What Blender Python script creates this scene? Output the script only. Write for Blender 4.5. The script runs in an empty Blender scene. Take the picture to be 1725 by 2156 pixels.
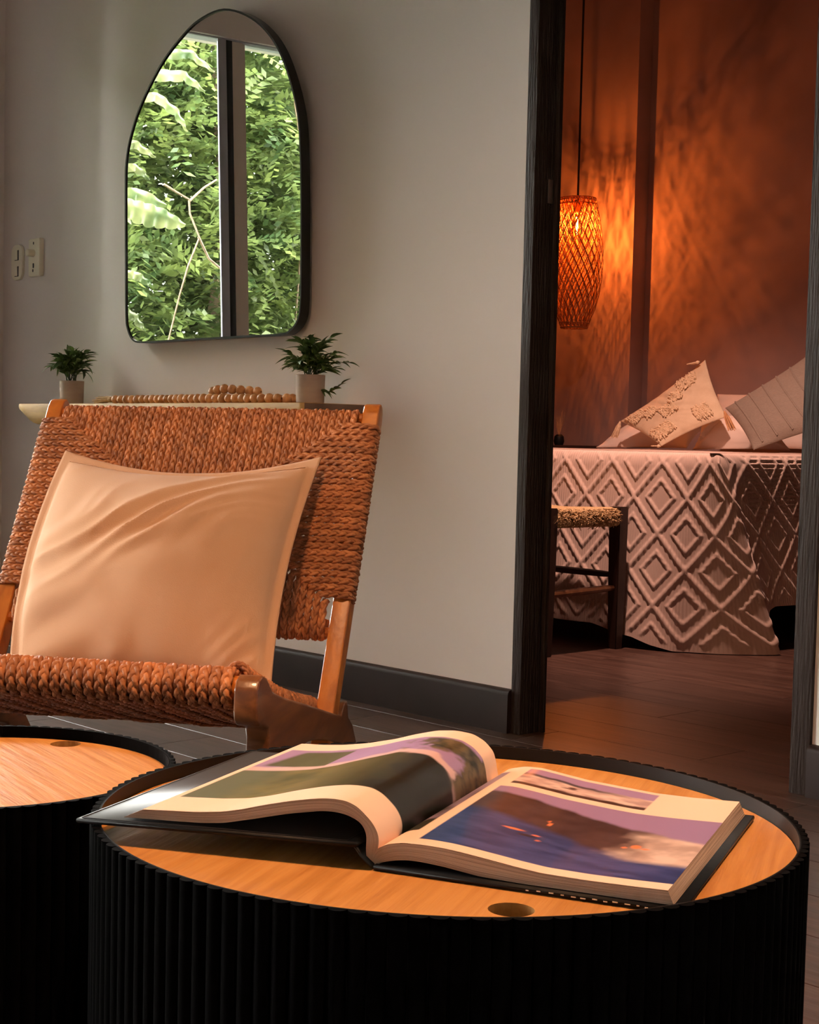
import bpy, bmesh, math, random
import numpy as np
from mathutils import Vector, Matrix, noise
random.seed(7); rng = np.random.default_rng(7)
PI = math.pi
scn = bpy.context.scene
C = scn.collection

# ---------------------------------------------------------------- camera
CAM_F, CAM_CX, CAM_CY, IMG_W, IMG_H = 3239.12, 735.4, 1112.0, 1725, 2156
A_ = Vector((0.6633, 0.7480, 0.0212)); B_ = Vector((-0.0579, 0.0231, 0.9981)); F_ = Vector((-0.7461, 0.6633, -0.0587))
A_.normalize(); F_.normalize(); B_ = A_.cross(F_).normalized()
cam = bpy.data.cameras.new('camera'); camo = bpy.data.objects.new('camera', cam); C.objects.link(camo)
camo.matrix_world = Matrix(((A_.x, B_.x, -F_.x, 0), (A_.y, B_.y, -F_.y, 0), (A_.z, B_.z, -F_.z, 0.75), (0, 0, 0, 1)))
cam.sensor_fit = 'VERTICAL'; cam.sensor_height = 36; cam.lens = CAM_F*36/IMG_H
cam.shift_x = (IMG_W/2-CAM_CX)/IMG_H; cam.shift_y = (CAM_CY-IMG_H/2)/IMG_H
cam.clip_start = .05; cam.clip_end = 200
scn.camera = camo

# ---------------------------------------------------------------- light and exposure
scn.view_settings.view_transform = 'Standard'; scn.view_settings.look = 'None'
scn.view_settings.gamma = 1; scn.view_settings.use_curve_mapping = False
scn.view_settings.exposure = 0.0
world = bpy.data.worlds.new('world'); scn.world = world; world.use_nodes = True
bg = world.node_tree.nodes['Background']; bg.inputs[0].default_value = (1.0, .905, .885, 1); bg.inputs[1].default_value = 28.0

def lamp(name, kind, loc, energy, color, **kw):
    l = bpy.data.lights.new(name, kind); l.energy = energy; l.color = color
    for k, v in kw.items():
        if k not in ('rot', 'aim'): setattr(l, k, v)
    o = bpy.data.objects.new(name, l); C.objects.link(o); o.location = loc
    if 'aim' in kw: o.rotation_euler = (Vector(kw['aim'])-Vector(loc)).to_track_quat('-Z', 'Y').to_euler()
    return o
lamp('sun', 'SUN', (0, 0, 6), 7, (1, .95, .84), angle=.02, aim=(-3.0, .7, 2.9))
lamp('living_downlight', 'SPOT', (-.75, 1.15, 2.72), 250, (1, .53, .28), spot_size=math.radians(58), spot_blend=.9, shadow_soft_size=.09, aim=(-1.05, 1.0, .4))
lamp('chair_downlight', 'SPOT', (-1.55, .45, 2.72), 125, (1, .53, .26), spot_size=math.radians(94), spot_blend=1.0, shadow_soft_size=.12, aim=(-2.15, 1.45, .55))
lamp('bedroom_light', 'SPOT', (-3.26, 3.98, 2.80), 430, (1, .56, .43), spot_size=math.radians(84), spot_blend=.8, shadow_soft_size=.06, aim=(-3.7, 4.75, .7))

# ---------------------------------------------------------------- mesh helpers
def link(o, parent=None):
    C.objects.link(o)
    if parent is not None: o.parent = parent
    return o
def smooth(me, angle=None):
    me.polygons.foreach_set('use_smooth', [True]*len(me.polygons))
    if angle is not None: me.set_sharp_from_angle(angle=angle)
def tag(o, label=None, cat=None, group=None, kind=None):
    if label: o['label'] = label
    if cat: o['category'] = cat
    if group: o['group'] = group
    if kind: o['kind'] = kind
    return o
def empty(name, loc=(0, 0, 0), rz=0, label=None, cat=None, group=None, kind=None):
    o = bpy.data.objects.new(name, None); C.objects.link(o); o.location = loc; o.rotation_euler = (0, 0, rz)
    o.empty_display_size = .05
    return tag(o, label, cat, group, kind)
def mesh_np(name, verts, faces, m, parent=None, sm=True, angle=None, uv=None, col=None):
    """verts (n,3), faces (k,4) or (k,3) arrays -> one mesh object"""
    verts = np.asarray(verts, np.float32); faces = np.asarray(faces, np.int32)
    me = bpy.data.meshes.new(name); k = faces.shape[1]
    me.vertices.add(len(verts)); me.vertices.foreach_set('co', verts.ravel())
    me.loops.add(faces.size); me.loops.foreach_set('vertex_index', faces.ravel())
    me.polygons.add(len(faces)); me.polygons.foreach_set('loop_start', np.arange(0, faces.size, k, dtype=np.int32))
    me.update(calc_edges=True); me.validate()
    if sm: smooth(me, angle)
    if uv is not None:
        l = me.uv_layers.new(name='UVMap'); l.data.foreach_set('uv', np.asarray(uv, np.float32)[faces.ravel()].ravel())
    if col is not None:
        a = me.color_attributes.new('print', 'FLOAT_COLOR', 'POINT'); a.data.foreach_set('color', np.asarray(col, np.float32).ravel())
    if m: me.materials.append(m)
    return link(bpy.data.objects.new(name, me), parent)
def grid_faces(nu, nv, wrap_u=False, wrap_v=False):
    iu = np.arange(nu if wrap_u else nu-1); iv = np.arange(nv if wrap_v else nv-1)
    I, J = np.meshgrid(iu, iv, indexing='ij'); I2 = (I+1) % nu; J2 = (J+1) % nv
    return np.stack([I*nv+J, I2*nv+J, I2*nv+J2, I*nv+J2], -1).reshape(-1, 4)
class MB:
    def __init__(s): s.b = bmesh.new()
    def box(s, lo, hi, bev=0, rot=None, seg=2):
        lo, hi = Vector(lo), Vector(hi); c = (lo+hi)/2; d = hi-lo
        t = bmesh.new(); bmesh.ops.create_cube(t, size=1)
        for v in t.verts: v.co = Vector((v.co.x*d.x, v.co.y*d.y, v.co.z*d.z))
        if bev: bmesh.ops.bevel(t, geom=t.edges[:], offset=bev, segments=seg, profile=.6, affect='EDGES')
        for v in t.verts: v.co = (rot @ v.co if rot else v.co)+c
        return s.add(t)
    def add(s, t):
        me = bpy.data.meshes.new('t'); t.to_mesh(me); t.free(); s.b.from_mesh(me); bpy.data.meshes.remove(me); return s
    def prism(s, pts, lo, hi, axis='x', bev=0, seg=2):
        """polygon pts extruded from lo to hi along axis; pts are in the two other axes in order"""
        t = bmesh.new()
        def P(p, h): return {'x': (h, p[0], p[1]), 'y': (p[0], h, p[1]), 'z': (p[0], p[1], h)}[axis]
        a = [t.verts.new(P(p, lo)) for p in pts]; b = [t.verts.new(P(p, hi)) for p in pts]
        t.faces.new(a); t.faces.new(b[::-1]); n = len(pts)
        for i in range(n): t.faces.new((a[i], b[i], b[(i+1) % n], a[(i+1) % n]))
        bmesh.ops.recalc_face_normals(t, faces=t.faces[:])
        if bev: bmesh.ops.bevel(t, geom=[e for e in t.edges], offset=bev, segments=seg, profile=.6, affect='EDGES')
        return s.add(t)
    def tube(s, path, rad, seg=8, caps=True):
        t = bmesh.new(); path = [Vector(p) for p in path]; n = len(path)
        rad = rad if hasattr(rad, '__len__') else [rad]*n
        up = Vector((0, 0, 1)) if abs((path[-1]-path[0]).normalized().z) < .9 else Vector((1, 0, 0)); rings = []
        for i, p in enumerate(path):
            d = (path[min(i+1, n-1)]-path[max(i-1, 0)]).normalized(); sx = d.cross(up).normalized(); sy = sx.cross(d)
            rings.append([t.verts.new(p+(sx*math.cos(2*PI*k/seg)+sy*math.sin(2*PI*k/seg))*rad[i]) for k in range(seg)])
        for i in range(n-1):
            for k in range(seg): t.faces.new((rings[i][k], rings[i][(k+1) % seg], rings[i+1][(k+1) % seg], rings[i+1][k]))
        if caps: t.faces.new(rings[0][::-1]); t.faces.new(rings[-1])
        bmesh.ops.recalc_face_normals(t, faces=t.faces[:])
        return s.add(t)
    def lathe(s, prof, seg=32, c=(0, 0, 0)):
        t = bmesh.new(); R = []
        for r, z in prof:
            R.append([t.verts.new((c[0]+r*math.cos(2*PI*k/seg), c[1]+r*math.sin(2*PI*k/seg), c[2]+z)) for k in range(seg)] if r > 1e-6 else [t.verts.new((c[0], c[1], c[2]+z))])
        for i in range(len(R)-1):
            a, b = R[i], R[i+1]
            for k in range(seg):
                k2 = (k+1) % seg
                if len(a) == 1 and len(b) == 1: continue
                if len(a) == 1: t.faces.new((a[0], b[k2], b[k]))
                elif len(b) == 1: t.faces.new((a[k], a[k2], b[0]))
                else: t.faces.new((a[k], a[k2], b[k2], b[k]))
        bmesh.ops.recalc_face_normals(t, faces=t.faces[:])
        return s.add(t)
    def mesh(s, name, m, sm=True, angle=.6):
        me = bpy.data.meshes.new(name); s.b.to_mesh(me); s.b.free()
        if m: me.materials.append(m)
        if sm: smooth(me, angle)
        return me
    def obj(s, name, m, parent=None, sm=True, angle=.6):
        return link(bpy.data.objects.new(name, s.mesh(name, m, sm, angle)), parent)

# ---------------------------------------------------------------- materials
MATS = {}
def mat(name, color, rough=.6, color2=None, scale=6., stretch=(1, 1, 1), bump=0., bscale=40., metal=0., spec=.5, detail=4, ramp=(.35, .65), rnd=0., coat=0., sheen=0., trans=0., emis=None, coords='Object', bstretch=None, distort=0.):
    m = bpy.data.materials.new(name); m.use_nodes = True; N = m.node_tree.nodes; L = m.node_tree.links; p = N['Principled BSDF']
    p.inputs['Roughness'].default_value = rough; p.inputs['Metallic'].default_value = metal; p.inputs['Specular IOR Level'].default_value = spec
    p.inputs['Coat Weight'].default_value = coat; p.inputs['Sheen Weight'].default_value = sheen
    tc = N.new('ShaderNodeTexCoord'); col = None
    if rnd: oi = N.new('ShaderNodeObjectInfo')
    def coord(st):
        mp = N.new('ShaderNodeMapping'); mp.inputs['Scale'].default_value = st; L.new(tc.outputs[coords], mp.inputs[0])
        if rnd:
            ad = N.new('ShaderNodeVectorMath'); ad.operation = 'MULTIPLY_ADD'; L.new(oi.outputs['Random'], ad.inputs[0]); ad.inputs[1].default_value = (37, 19, 53); L.new(mp.outputs[0], ad.inputs[2]); return ad.outputs[0]
        return mp.outputs[0]
    p.inputs['Base Color'].default_value = (*color, 1)
    if color2:
        n = N.new('ShaderNodeTexNoise'); n.inputs['Scale'].default_value = scale; n.inputs['Detail'].default_value = detail; n.inputs['Distortion'].default_value = distort; L.new(coord(stretch), n.inputs['Vector'])
        r = N.new('ShaderNodeValToRGB'); r.color_ramp.elements[0].position = ramp[0]; r.color_ramp.elements[1].position = ramp[1]
        r.color_ramp.elements[0].color = (*color, 1); r.color_ramp.elements[1].color = (*color2, 1)
        L.new(n.outputs['Fac'], r.inputs[0]); col = r.outputs[0]
        if rnd:
            h = N.new('ShaderNodeHueSaturation'); mr = N.new('ShaderNodeMapRange'); mr.inputs[3].default_value = 1-rnd; mr.inputs[4].default_value = 1+rnd
            L.new(oi.outputs['Random'], mr.inputs[0]); L.new(mr.outputs[0], h.inputs['Value']); L.new(col, h.inputs['Color']); col = h.outputs[0]
        L.new(col, p.inputs['Base Color'])
    if bump:
        n2 = N.new('ShaderNodeTexNoise'); n2.inputs['Scale'].default_value = bscale; n2.inputs['Detail'].default_value = 4; L.new(coord(bstretch or stretch), n2.inputs['Vector'])
        b = N.new('ShaderNodeBump'); b.inputs['Strength'].default_value = bump; b.inputs['Distance'].default_value = .01
        L.new(n2.outputs['Fac'], b.inputs['Height']); L.new(b.outputs[0], p.inputs['Normal'])
    if trans:
        tr = N.new('ShaderNodeBsdfTranslucent'); mx = N.new('ShaderNodeMixShader'); mx.inputs[0].default_value = trans
        if col: L.new(col, tr.inputs[0])
        else: tr.inputs[0].default_value = (*color, 1)
        L.new(p.outputs[0], mx.inputs[1]); L.new(tr.outputs[0], mx.inputs[2]); L.new(mx.outputs[0], N['Material Output'].inputs[0])
    if emis: p.inputs['Emission Color'].default_value = (*emis[0], 1); p.inputs['Emission Strength'].default_value = emis[1]
    MATS[name] = m; return m
M = dict(
    wall=mat('painted_wall', (.80, .73, .705), .75, (.765, .695, .67), 1.3, bump=.06, bscale=9),
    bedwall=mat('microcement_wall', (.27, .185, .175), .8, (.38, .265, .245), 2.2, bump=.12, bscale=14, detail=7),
    ceiling=mat('ceiling_paint', (.42, .37, .33), .8, (.38, .33, .29), 2),
    skirting=mat('skirting_paint', (.030, .0150, .0120), .5, (.024, .0125, .010), 8, bump=.02, spec=.18),
    frame=mat('painted_door_wood', (.024, .0145, .012), .5, (.048, .032, .027), 3, (30, 30, 2.2), bump=.6, bscale=6, ramp=(.3, .7), spec=.16),
    plank=mat('laminate_floor', (.044, .021, .0145), .36, (.088, .047, .034), 2.2, (1.6, 16, 16), bump=.10, bscale=3, rnd=.12, distort=.8),
    slab=mat('floor_slab', (.02, .015, .012), .8),
    oak=mat('oak_veneer', (.58, .27, .070), .42, (.42, .165, .030), 2.2, (3, 44, 44), bump=.18, bscale=2.4, detail=8, ramp=(.40, .78), distort=.6),
    slatblack=mat('matt_black_flute', (.0018, .0016, .0018), .75, spec=.02),
    black=mat('black_powder_coat', (.0022, .0021, .0024), .5, (.003, .0028, .0032), 30, bump=.02, spec=.3),
    teak=mat('teak_wood', (.66, .215, .030), .32, (.42, .115, .015), 2.2, (10, 10, 1.5), bump=.08, bscale=5, detail=6, coat=.25, rnd=.1, distort=1.),
    teakpanel=mat('teak_plank', (.26, .10, .032), .32, (.12, .040, .012), 2.5, (9, 1.6, 9), bump=.08, bscale=5, detail=6, coat=.25, distort=1.4),
    rope=mat('seagrass_rope', (.30, .102, .035), .6, (.56, .215, .078), 45, (1, 1, 1), bump=.22, bscale=200, rnd=.16, detail=5),
    cushion=mat('cream_cotton', (.72, .425, .255), .9, (.68, .395, .235), 5, bump=.12, bscale=500, sheen=.2),
    shelfwood=mat('live_edge_wood', (.68, .40, .13), .6, (.48, .27, .08), 2.4, (2.2, 12, 12), bump=.10, bscale=3, distort=.8),
    endgrain=mat('shaded_end_grain', (.20, .12, .075), .7, (.14, .08, .05), 14),
    clay=mat('clay_pot', (.44, .34, .275), .85, (.38, .285, .235), 12, (1, 1, 3), bump=.06, bscale=120),
    soil=mat('potting_soil', (.03, .02, .014), .95, bump=.5, bscale=150),
    leaf=mat('plant_leaf', (.045, .095, .022), .42, (.13, .20, .05), 30, rnd=.25, trans=.18),
    stem=mat('plant_stem', (.05, .075, .025), .5),
    bead=mat('wooden_bead', (.72, .37, .15), .5, (.56, .27, .10), 60, (1, 1, 3), rnd=.18, bump=.05, bscale=160),
    jute=mat('jute_tassel', (.60, .42, .22), .9, (.48, .32, .15), 70, bump=.4, bscale=300),
    plate=mat('switch_plastic', (.90, .85, .70), .38, (.88, .83, .68), 10),
    platedark=mat('switch_slot_and_shade', (.05, .045, .04), .6),
    mframe=mat('dark_metal', (.03, .028, .026), .32, metal=.8),
    alu=mat('window_aluminium', (.40, .40, .46), .45),
    brownalu=mat('window_post', (.66, .56, .49), .5),
    gasket=mat('rubber_gasket', (.008, .008, .01), .6),
    foliage=mat('garden_leaf', (.045, .085, .030), .45, (.225, .285, .085), 3.4, trans=.38, ramp=(.34, .66), detail=6),
    bigleaf=mat('broad_leaf', (.06, .11, .035), .4, (.34, .37, .17), 5, (1, 1, 1), trans=.3, rnd=.3),
    bark=mat('branch_bark', (.34, .24, .17), .8, (.22, .15, .10), 20),
    lawn=mat('garden_ground', (.05, .09, .025), .95, (.09, .12, .03), 3),
    bamboo=mat('bamboo_strip', (.40, .17, .05), .5, (.30, .11, .03), 40, trans=.35, rnd=.15),
    cord=mat('black_cord', (.008, .008, .008), .6),
    brass=mat('socket_metal', (.20, .11, .04), .35, metal=.7),
    quilt=mat('quilted_cotton', (.60, .455, .38), .9, (.56, .42, .35), 8, bump=.1, bscale=400, sheen=.2),
    sheet=mat('white_sheet', (.74, .64, .57), .9, bump=.04, bscale=60),
    tuft=mat('beige_tufted_cotton', (.66, .52, .36), .95, (.60, .46, .31), 20, bump=.2, bscale=300),
    tuftyarn=mat('tuft_yarn', (.80, .63, .43), .95, (.66, .50, .32), 90, bump=.4, bscale=300),
    greyknit=mat('grey_ribbed_cotton', (.25, .205, .165), .95, (.205, .165, .13), 60, (1, 8, 8), bump=.5, bscale=90),
    tan=mat('tan_tassel', (.50, .26, .12), .95, (.36, .17, .07), 60),
    darkwood=mat('dark_stool_wood', (.022, .010, .0065), .4, (.036, .016, .010), 3, (10, 10, 1), bump=.1),
    rung=mat('rung_wood', (.20, .085, .032), .45, (.13, .05, .02), 4, (2, 10, 10)),
    cover=mat('black_book_cover', (.005, .005, .006), .42, bump=.05, bscale=90, spec=.25),
    endpaper=mat('dark_endpaper', (.026, .022, .022), .40, spec=.10),
    steel=mat('strike_plate', (.35, .30, .28), .3, metal=.9),
)
# paper block edge: fine stacked lines along v
def edge_mat():
    m = mat('page_edges', (.60, .47, .37), .8); N = m.node_tree.nodes; L = m.node_tree.links; p = N['Principled BSDF']
    uv = N.new('ShaderNodeUVMap'); mp = N.new('ShaderNodeMapping'); mp.inputs['Scale'].default_value = (1.2, 34, 1); L.new(uv.outputs[0], mp.inputs[0])
    n = N.new('ShaderNodeTexNoise'); n.inputs['Scale'].default_value = 1; n.inputs['Detail'].default_value = 3; L.new(mp.outputs[0], n.inputs['Vector'])
    r = N.new('ShaderNodeValToRGB'); r.color_ramp.elements[0].position = .34; r.color_ramp.elements[1].position = .6
    r.color_ramp.elements[0].color = (.20, .125, .085, 1); r.color_ramp.elements[1].color = (.66, .50, .39, 1)
    L.new(n.outputs['Fac'], r.inputs[0]); L.new(r.outputs[0], p.inputs['Base Color'])
    b = N.new('ShaderNodeBump'); b.inputs['Strength'].default_value = .5; b.inputs['Distance'].default_value = .002; L.new(n.outputs['Fac'], b.inputs['Height']); L.new(b.outputs[0], p.inputs['Normal'])
    return m
M['edges'] = edge_mat()
def print_mat():
    m = mat('printed_page', (.8, .72, .62), .34, spec=.16); N = m.node_tree.nodes; L = m.node_tree.links; p = N['Principled BSDF']
    a = N.new('ShaderNodeVertexColor'); a.layer_name = 'print'; L.new(a.outputs[0], p.inputs['Base Color']); return m
M['page'] = print_mat()
M['page_white'] = mat('fleck_white', (.75, .68, .60), .5)
def glass_mat(name, tint, refl):
    m = bpy.data.materials.new(name); m.use_nodes = True; N = m.node_tree.nodes; L = m.node_tree.links; N.remove(N['Principled BSDF'])
    t = N.new('ShaderNodeBsdfTransparent'); t.inputs[0].default_value = (*tint, 1); g = N.new('ShaderNodeBsdfGlossy'); g.inputs['Roughness'].default_value = .01
    f = N.new('ShaderNodeFresnel'); f.inputs[0].default_value = refl; mx = N.new('ShaderNodeMixShader')
    L.new(f.outputs[0], mx.inputs[0]); L.new(t.outputs[0], mx.inputs[1]); L.new(g.outputs[0], mx.inputs[2]); L.new(mx.outputs[0], N['Material Output'].inputs[0]); return m
M['glass'] = glass_mat('window_glass', (.93, .97, .95), 1.3)
M['bulbglass'] = glass_mat('bulb_glass', (1, .9, .7), 1.3)
def mirror_mat():
    m = bpy.data.materials.new('mirror_silver'); m.use_nodes = True; p = m.node_tree.nodes['Principled BSDF']
    p.inputs['Base Color'].default_value = (.90, .93, .91, 1); p.inputs['Metallic'].default_value = 1; p.inputs['Roughness'].default_value = .004; return m
M['mirror'] = mirror_mat()
def filament_mat():
    m = bpy.data.materials.new('glowing_filament'); m.use_nodes = True; p = m.node_tree.nodes['Principled BSDF']
    p.inputs['Base Color'].default_value = (1, .6, .2, 1); p.inputs['Emission Color'].default_value = (1, .50, .13, 1); p.inputs['Emission Strength'].default_value = 60; return m
M['filament'] = filament_mat()
# quilt: fine ribs from UV
def quilt_ribs():
    m = M['quilt']; N = m.node_tree.nodes; L = m.node_tree.links; p = N['Principled BSDF']
    uv = N.new('ShaderNodeUVMap'); w = N.new('ShaderNodeTexWave'); w.wave_type = 'BANDS'; w.bands_direction = 'X'; w.inputs['Scale'].default_value = 28; w.inputs['Distortion'].default_value = .6
    L.new(uv.outputs[0], w.inputs[0]); b = N.new('ShaderNodeBump'); b.inputs['Strength'].default_value = .55; b.inputs['Distance'].default_value = .0016
    L.new(w.outputs['Fac'], b.inputs['Height']); L.new(b.outputs[0], p.inputs['Normal'])
quilt_ribs()

# ---------------------------------------------------------------- room shell
WX, WY = -5.3175, 2.932           # west wall face, north (mirror) wall face
CEIL = 3.2
def wallbox(name, boxes, m, label):
    b = MB()
    for lo, hi in boxes: b.box(lo, hi)
    return tag(b.obj(name, m, sm=False), label, 'wall', kind='structure')
DX0, DX1, DTOP = -2.6476, -1.7827, 2.16
wallbox('wall_north', [((WX-.15, WY, 0), (DX0, WY+.072, CEIL)), ((DX0, WY, DTOP), (DX1, WY+.072, CEIL)), ((DX1, WY, 0), (1.6, WY+.072, CEIL))], M['wall'], 'off-white painted wall carrying the mirror and the door opening')
WIN0, WIN1, WZ0, WZ1 = -2.9, 2.66, .12, 2.385
wallbox('wall_west', [((WX-.15, -3.2, 0), (WX, WIN0, CEIL)), ((WX-.15, WIN1, 0), (WX, WY, CEIL)), ((WX-.15, WIN0, 0), (WX, WIN1, WZ0)), ((WX-.15, WIN0, WZ1), (WX, WIN1, CEIL))], M['wall'], 'off-white wall with the garden window, seen in the mirror')
wallbox('wall_east', [((1.6, -3.2, 0), (1.75, WY, CEIL))], M['wall'], 'off-white wall to the right of the living room')
wallbox('wall_south', [((WX-.15, -3.35, 0), (1.75, -3.2, CEIL))], M['wall'], 'off-white wall behind the camera')
wallbox('wall_bedroom_back', [((-6.75, 6.5, 0), (-.85, 6.65, CEIL))], M['bedwall'], 'brownish cement wall behind the bed lit by the pendant')
wallbox('wall_bedroom_pier', [((-6.6, 6.39, 0), (-5.03, 6.5, CEIL))], M['bedwall'], 'projecting cement pier behind the hanging lamp')
wallbox('wall_bedroom_west', [((-6.75, 3.004, 0), (-6.6, 6.5, CEIL))], M['bedwall'], 'left cement wall of the bedroom')
wallbox('wall_bedroom_east', [((-1.0, 3.004, 0), (-.85, 6.5, CEIL))], M['bedwall'], 'right cement wall of the bedroom')
wallbox('wall_bedroom_front', [((-6.75, 3.004, 0), (DX0, 3.012, CEIL)), ((DX0, 3.004, DTOP), (DX1, 3.012, CEIL)), ((DX1, 3.004, 0), (-.85, 3.012, CEIL))], M['bedwall'], 'bedroom side of the wall around the door')
b = MB(); b.box((-6.9, -3.5, CEIL), (1.9, 6.8, CEIL+.15)); tag(b.obj('ceiling', M['ceiling'], sm=False), 'flat brownish ceiling over both rooms', 'ceiling', kind='structure')
floor = MB(); floor.box((-6.75, -3.35, -.12), (1.75, 6.65, -.011)); floor = tag(floor.obj('floor', M['slab'], sm=False), 'dark wood-look laminate floor running through both rooms', 'floor', kind='structure')
# planks: run along X
PW, PL = .192, 1.285
plank_me = MB().box((0, 0, -.011), (PL-.0016, PW-.0016, 0), .0008, seg=1).mesh('plank', M['plank'], sm=False)
cnt = 0; y = -.6; row = 0
while y < 6.5:
    x = -6.6+(row*.437) % PL-PL
    lo, hi = (WX, 1.6) if y < 2.93 else (-6.6, -1.0)
    while x < hi:
        a_, b_ = max(x, lo), min(x+PL, hi)
        if b_-a_ > .02:
            o = link(bpy.data.objects.new('plank', plank_me), floor); o.location = (a_, y, 0); o.scale.x = (b_-a_)/PL; cnt += 1
        x += PL
    y += PW; row += 1
b = MB(); b.box((WX, -3.2, -.011), (1.6, -.6, -.0005)); b.obj('floor_sheet', M['plank'], floor, sm=False)['kind'] = 'stuff'

def skirting(name, x0, x1, label):
    b = MB(); b.prism([(WY, 0), (WY-.022, 0), (WY-.022, .098), (WY-.0205, .105), (WY-.016, .110), (WY-.010, .112), (WY, .1125)], x0, x1, 'x')
    return tag(b.obj(name, M['skirting'], angle=.9), label, 'baseboard', kind='structure')
skirting('baseboard_left', WX, -2.6480, 'dark grey skirting board under the mirror wall, left of the door')
skirting('baseboard_right', -1.7823, 1.6, 'dark grey skirting board right of the door')
b = MB(); b.prism([(WX, 0), (WX+.022, 0), (WX+.022, .098), (WX+.016, .110), (WX, .1125)], -3.2, WY-.022, 'y')
tag(b.obj('baseboard_west', M['skirting'], angle=.9), 'dark grey skirting board below the garden window', 'baseboard', kind='structure')
# door frame
door = empty('door_1', (0, 0, 0), label='dark brown painted wooden door frame open to the bedroom', cat='door frame', kind='structure')
FY0, FY1 = 2.9225, 3.0135
b = MB(); b.box((DX0, FY0, 0), (-2.6153, FY1, DTOP), .0018); jl = b.obj('jamb', M['frame'], door)
b = MB(); b.box((-1.8303, FY0, 0), (DX1, FY1, DTOP), .0018); b.obj('jamb', M['frame'], door)
b = MB(); b.box((-2.6153, FY0, DTOP-.035), (-1.8303, FY1, DTOP), .0018); b.obj('head', M['frame'], door)
b = MB(); b.box((-2.6155, 2.996, 0), (-2.6035, 3.008, DTOP-.035), .001); b.obj('door_stop', M['frame'], door)
b = MB(); b.box((-2.6145, 2.972, 1.352), (-2.6135, 2.99, 1.412), .0004); b.box((-2.6138, 2.977, 1.366), (-2.6128, 2.985, 1.398)); sp = b.obj('strike_plate', M['steel'], door); sp['label'] = 'small steel strike plate'

# ---------------------------------------------------------------- window and garden
win = empty('window_1', (0, 0, 0), label='aluminium sliding window looking onto a green garden', cat='window', kind='structure')
def wbar(name, y0, y1, z0, z1, x0, x1, m): 
    b = MB(); b.box((x0, y0, z0), (x1, y1, z1), .002); return b.obj(name, m, win)
wbar('frame_rail', WIN0, WIN1, WZ1-.004, WZ1+.02, WX-.10, WX-.02, M['alu']); wbar('frame_rail', WIN0, WIN1, WZ0, WZ0+.04, WX-.10, WX-.02, M['alu'])
wbar('frame_post', WIN0, WIN0+.04, WZ0+.04, WZ1-.004, WX-.10, WX-.02, M['alu']); wbar('frame_post', WIN1-.04, WIN1, WZ0+.04, WZ1-.004, WX-.10, WX-.02, M['alu'])
wbar('sash_stile', 1.725, 1.768, WZ0+.04, WZ1-.004, WX-.036, WX-.024, M['alu'])
wbar('gasket', 1.690, 1.7245, WZ0+.04, WZ1-.004, WX-.05, WX-.028, M['gasket'])
wbar('sash_stile', 1.632, 1.6895, WZ0+.04, WZ1-.004, WX-.066, WX-.032, M['brownalu'])
wbar('sash_stile', 1.606, 1.6315, WZ0+.04, WZ1-.004, WX-.066, WX-.048, M['brownalu'])
wbar('pane', 1.768, WIN1-.04, WZ0+.04, WZ1-.004, WX-.032, WX-.028, M['glass']); wbar('pane', WIN0+.04, 1.606, WZ0+.04, WZ1-.004, WX-.060, WX-.056, M['glass'])
b = MB(); b.box((-22, -14, -.3), (WX-.15, 16, -.15)); tag(b.obj('ground', M['lawn'], sm=False), 'shaded garden ground outside the window', 'ground', kind='structure')

def fronds(n, ylo, yhi, zlo, zhi, xlo, xhi, L, pairs, leafL, leafW):
    """pinnate fronds: each a curved rachis with opposite leaflets; returns verts, faces"""
    base = np.stack([rng.uniform(xlo, xhi, n), rng.uniform(ylo, yhi, n), rng.uniform(zlo, zhi, n)], 1)
    th = rng.uniform(0, 2*PI, n); dirv = np.stack([.35*np.cos(th)+.15, np.sin(th)*.9, rng.normal(-.15, .5, n)], 1); dirv /= np.linalg.norm(dirv, axis=1)[:, None]
    t = (np.arange(pairs)+.7)/pairs
    ctr = base[:, None]+dirv[:, None]*(t*L)[None, :, None]; ctr[..., 2] -= (t**2*L*.35)[None]
    up = rng.normal(0, .35, (n, 3)); up[:, 2] += 1; side = np.cross(dirv, up); side /= np.linalg.norm(side, axis=1)[:, None]
    V = []
    for sgn in (-1, 1):
        d = side[:, None]*sgn+dirv[:, None]*.45+rng.normal(0, .13, (n, pairs, 3)); d /= np.linalg.norm(d, axis=2)[..., None]
        w = np.cross(d, up[:, None]+rng.normal(0, .3, (n, pairs, 3))); w /= np.linalg.norm(w, axis=2)[..., None]
        l = leafL*rng.uniform(.7, 1.15, (n, pairs, 1)); ww = leafW*rng.uniform(.8, 1.2, (n, pairs, 1))
        p0 = ctr; p1 = ctr+d*l*.45+w*ww; p2 = ctr+d*l; p3 = ctr+d*l*.45-w*ww
        V.append(np.stack([p0, p1, p2, p3], 2).reshape(-1, 3))
    V = np.concatenate(V); F = np.arange(len(V)).reshape(-1, 4); return V, F
def twig(path, r0, r1, seg=6):
    n = len(path); return MB().tube(path, [r0+(r1-r0)*i/(n-1) for i in range(n)], seg)
tree = empty('garden_tree', (-8.8, -.9, -.15), label='feathery-leaved green tree filling the garden window, seen in the mirror', cat='tree')
off = np.array([-8.8, -.9, -.15])
V1, F1 = fronds(1900, -2.3, .3, .9, 4.1, -9.3, -8.3, .34, 8, .086, .0200)
V2, F2 = fronds(500, -3.4, 1.4, .2, 4.4, -10.4, -9.2, .6, 9, .19, .036)
V3, F3 = fronds(3200, -2.8, .9, .3, 4.4, -10.8, -9.3, .42, 9, .11, .028)
for nm, V, F in (('foliage', V1, F1), ('outer_foliage', V2, F2), ('inner_foliage', V3, F3)):
    mesh_np(nm, V-off, F, M['foliage'], tree, sm=False)['kind'] = 'stuff'
def P(x, y, z): return (x-off[0], y-off[1], z-off[2])
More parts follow.
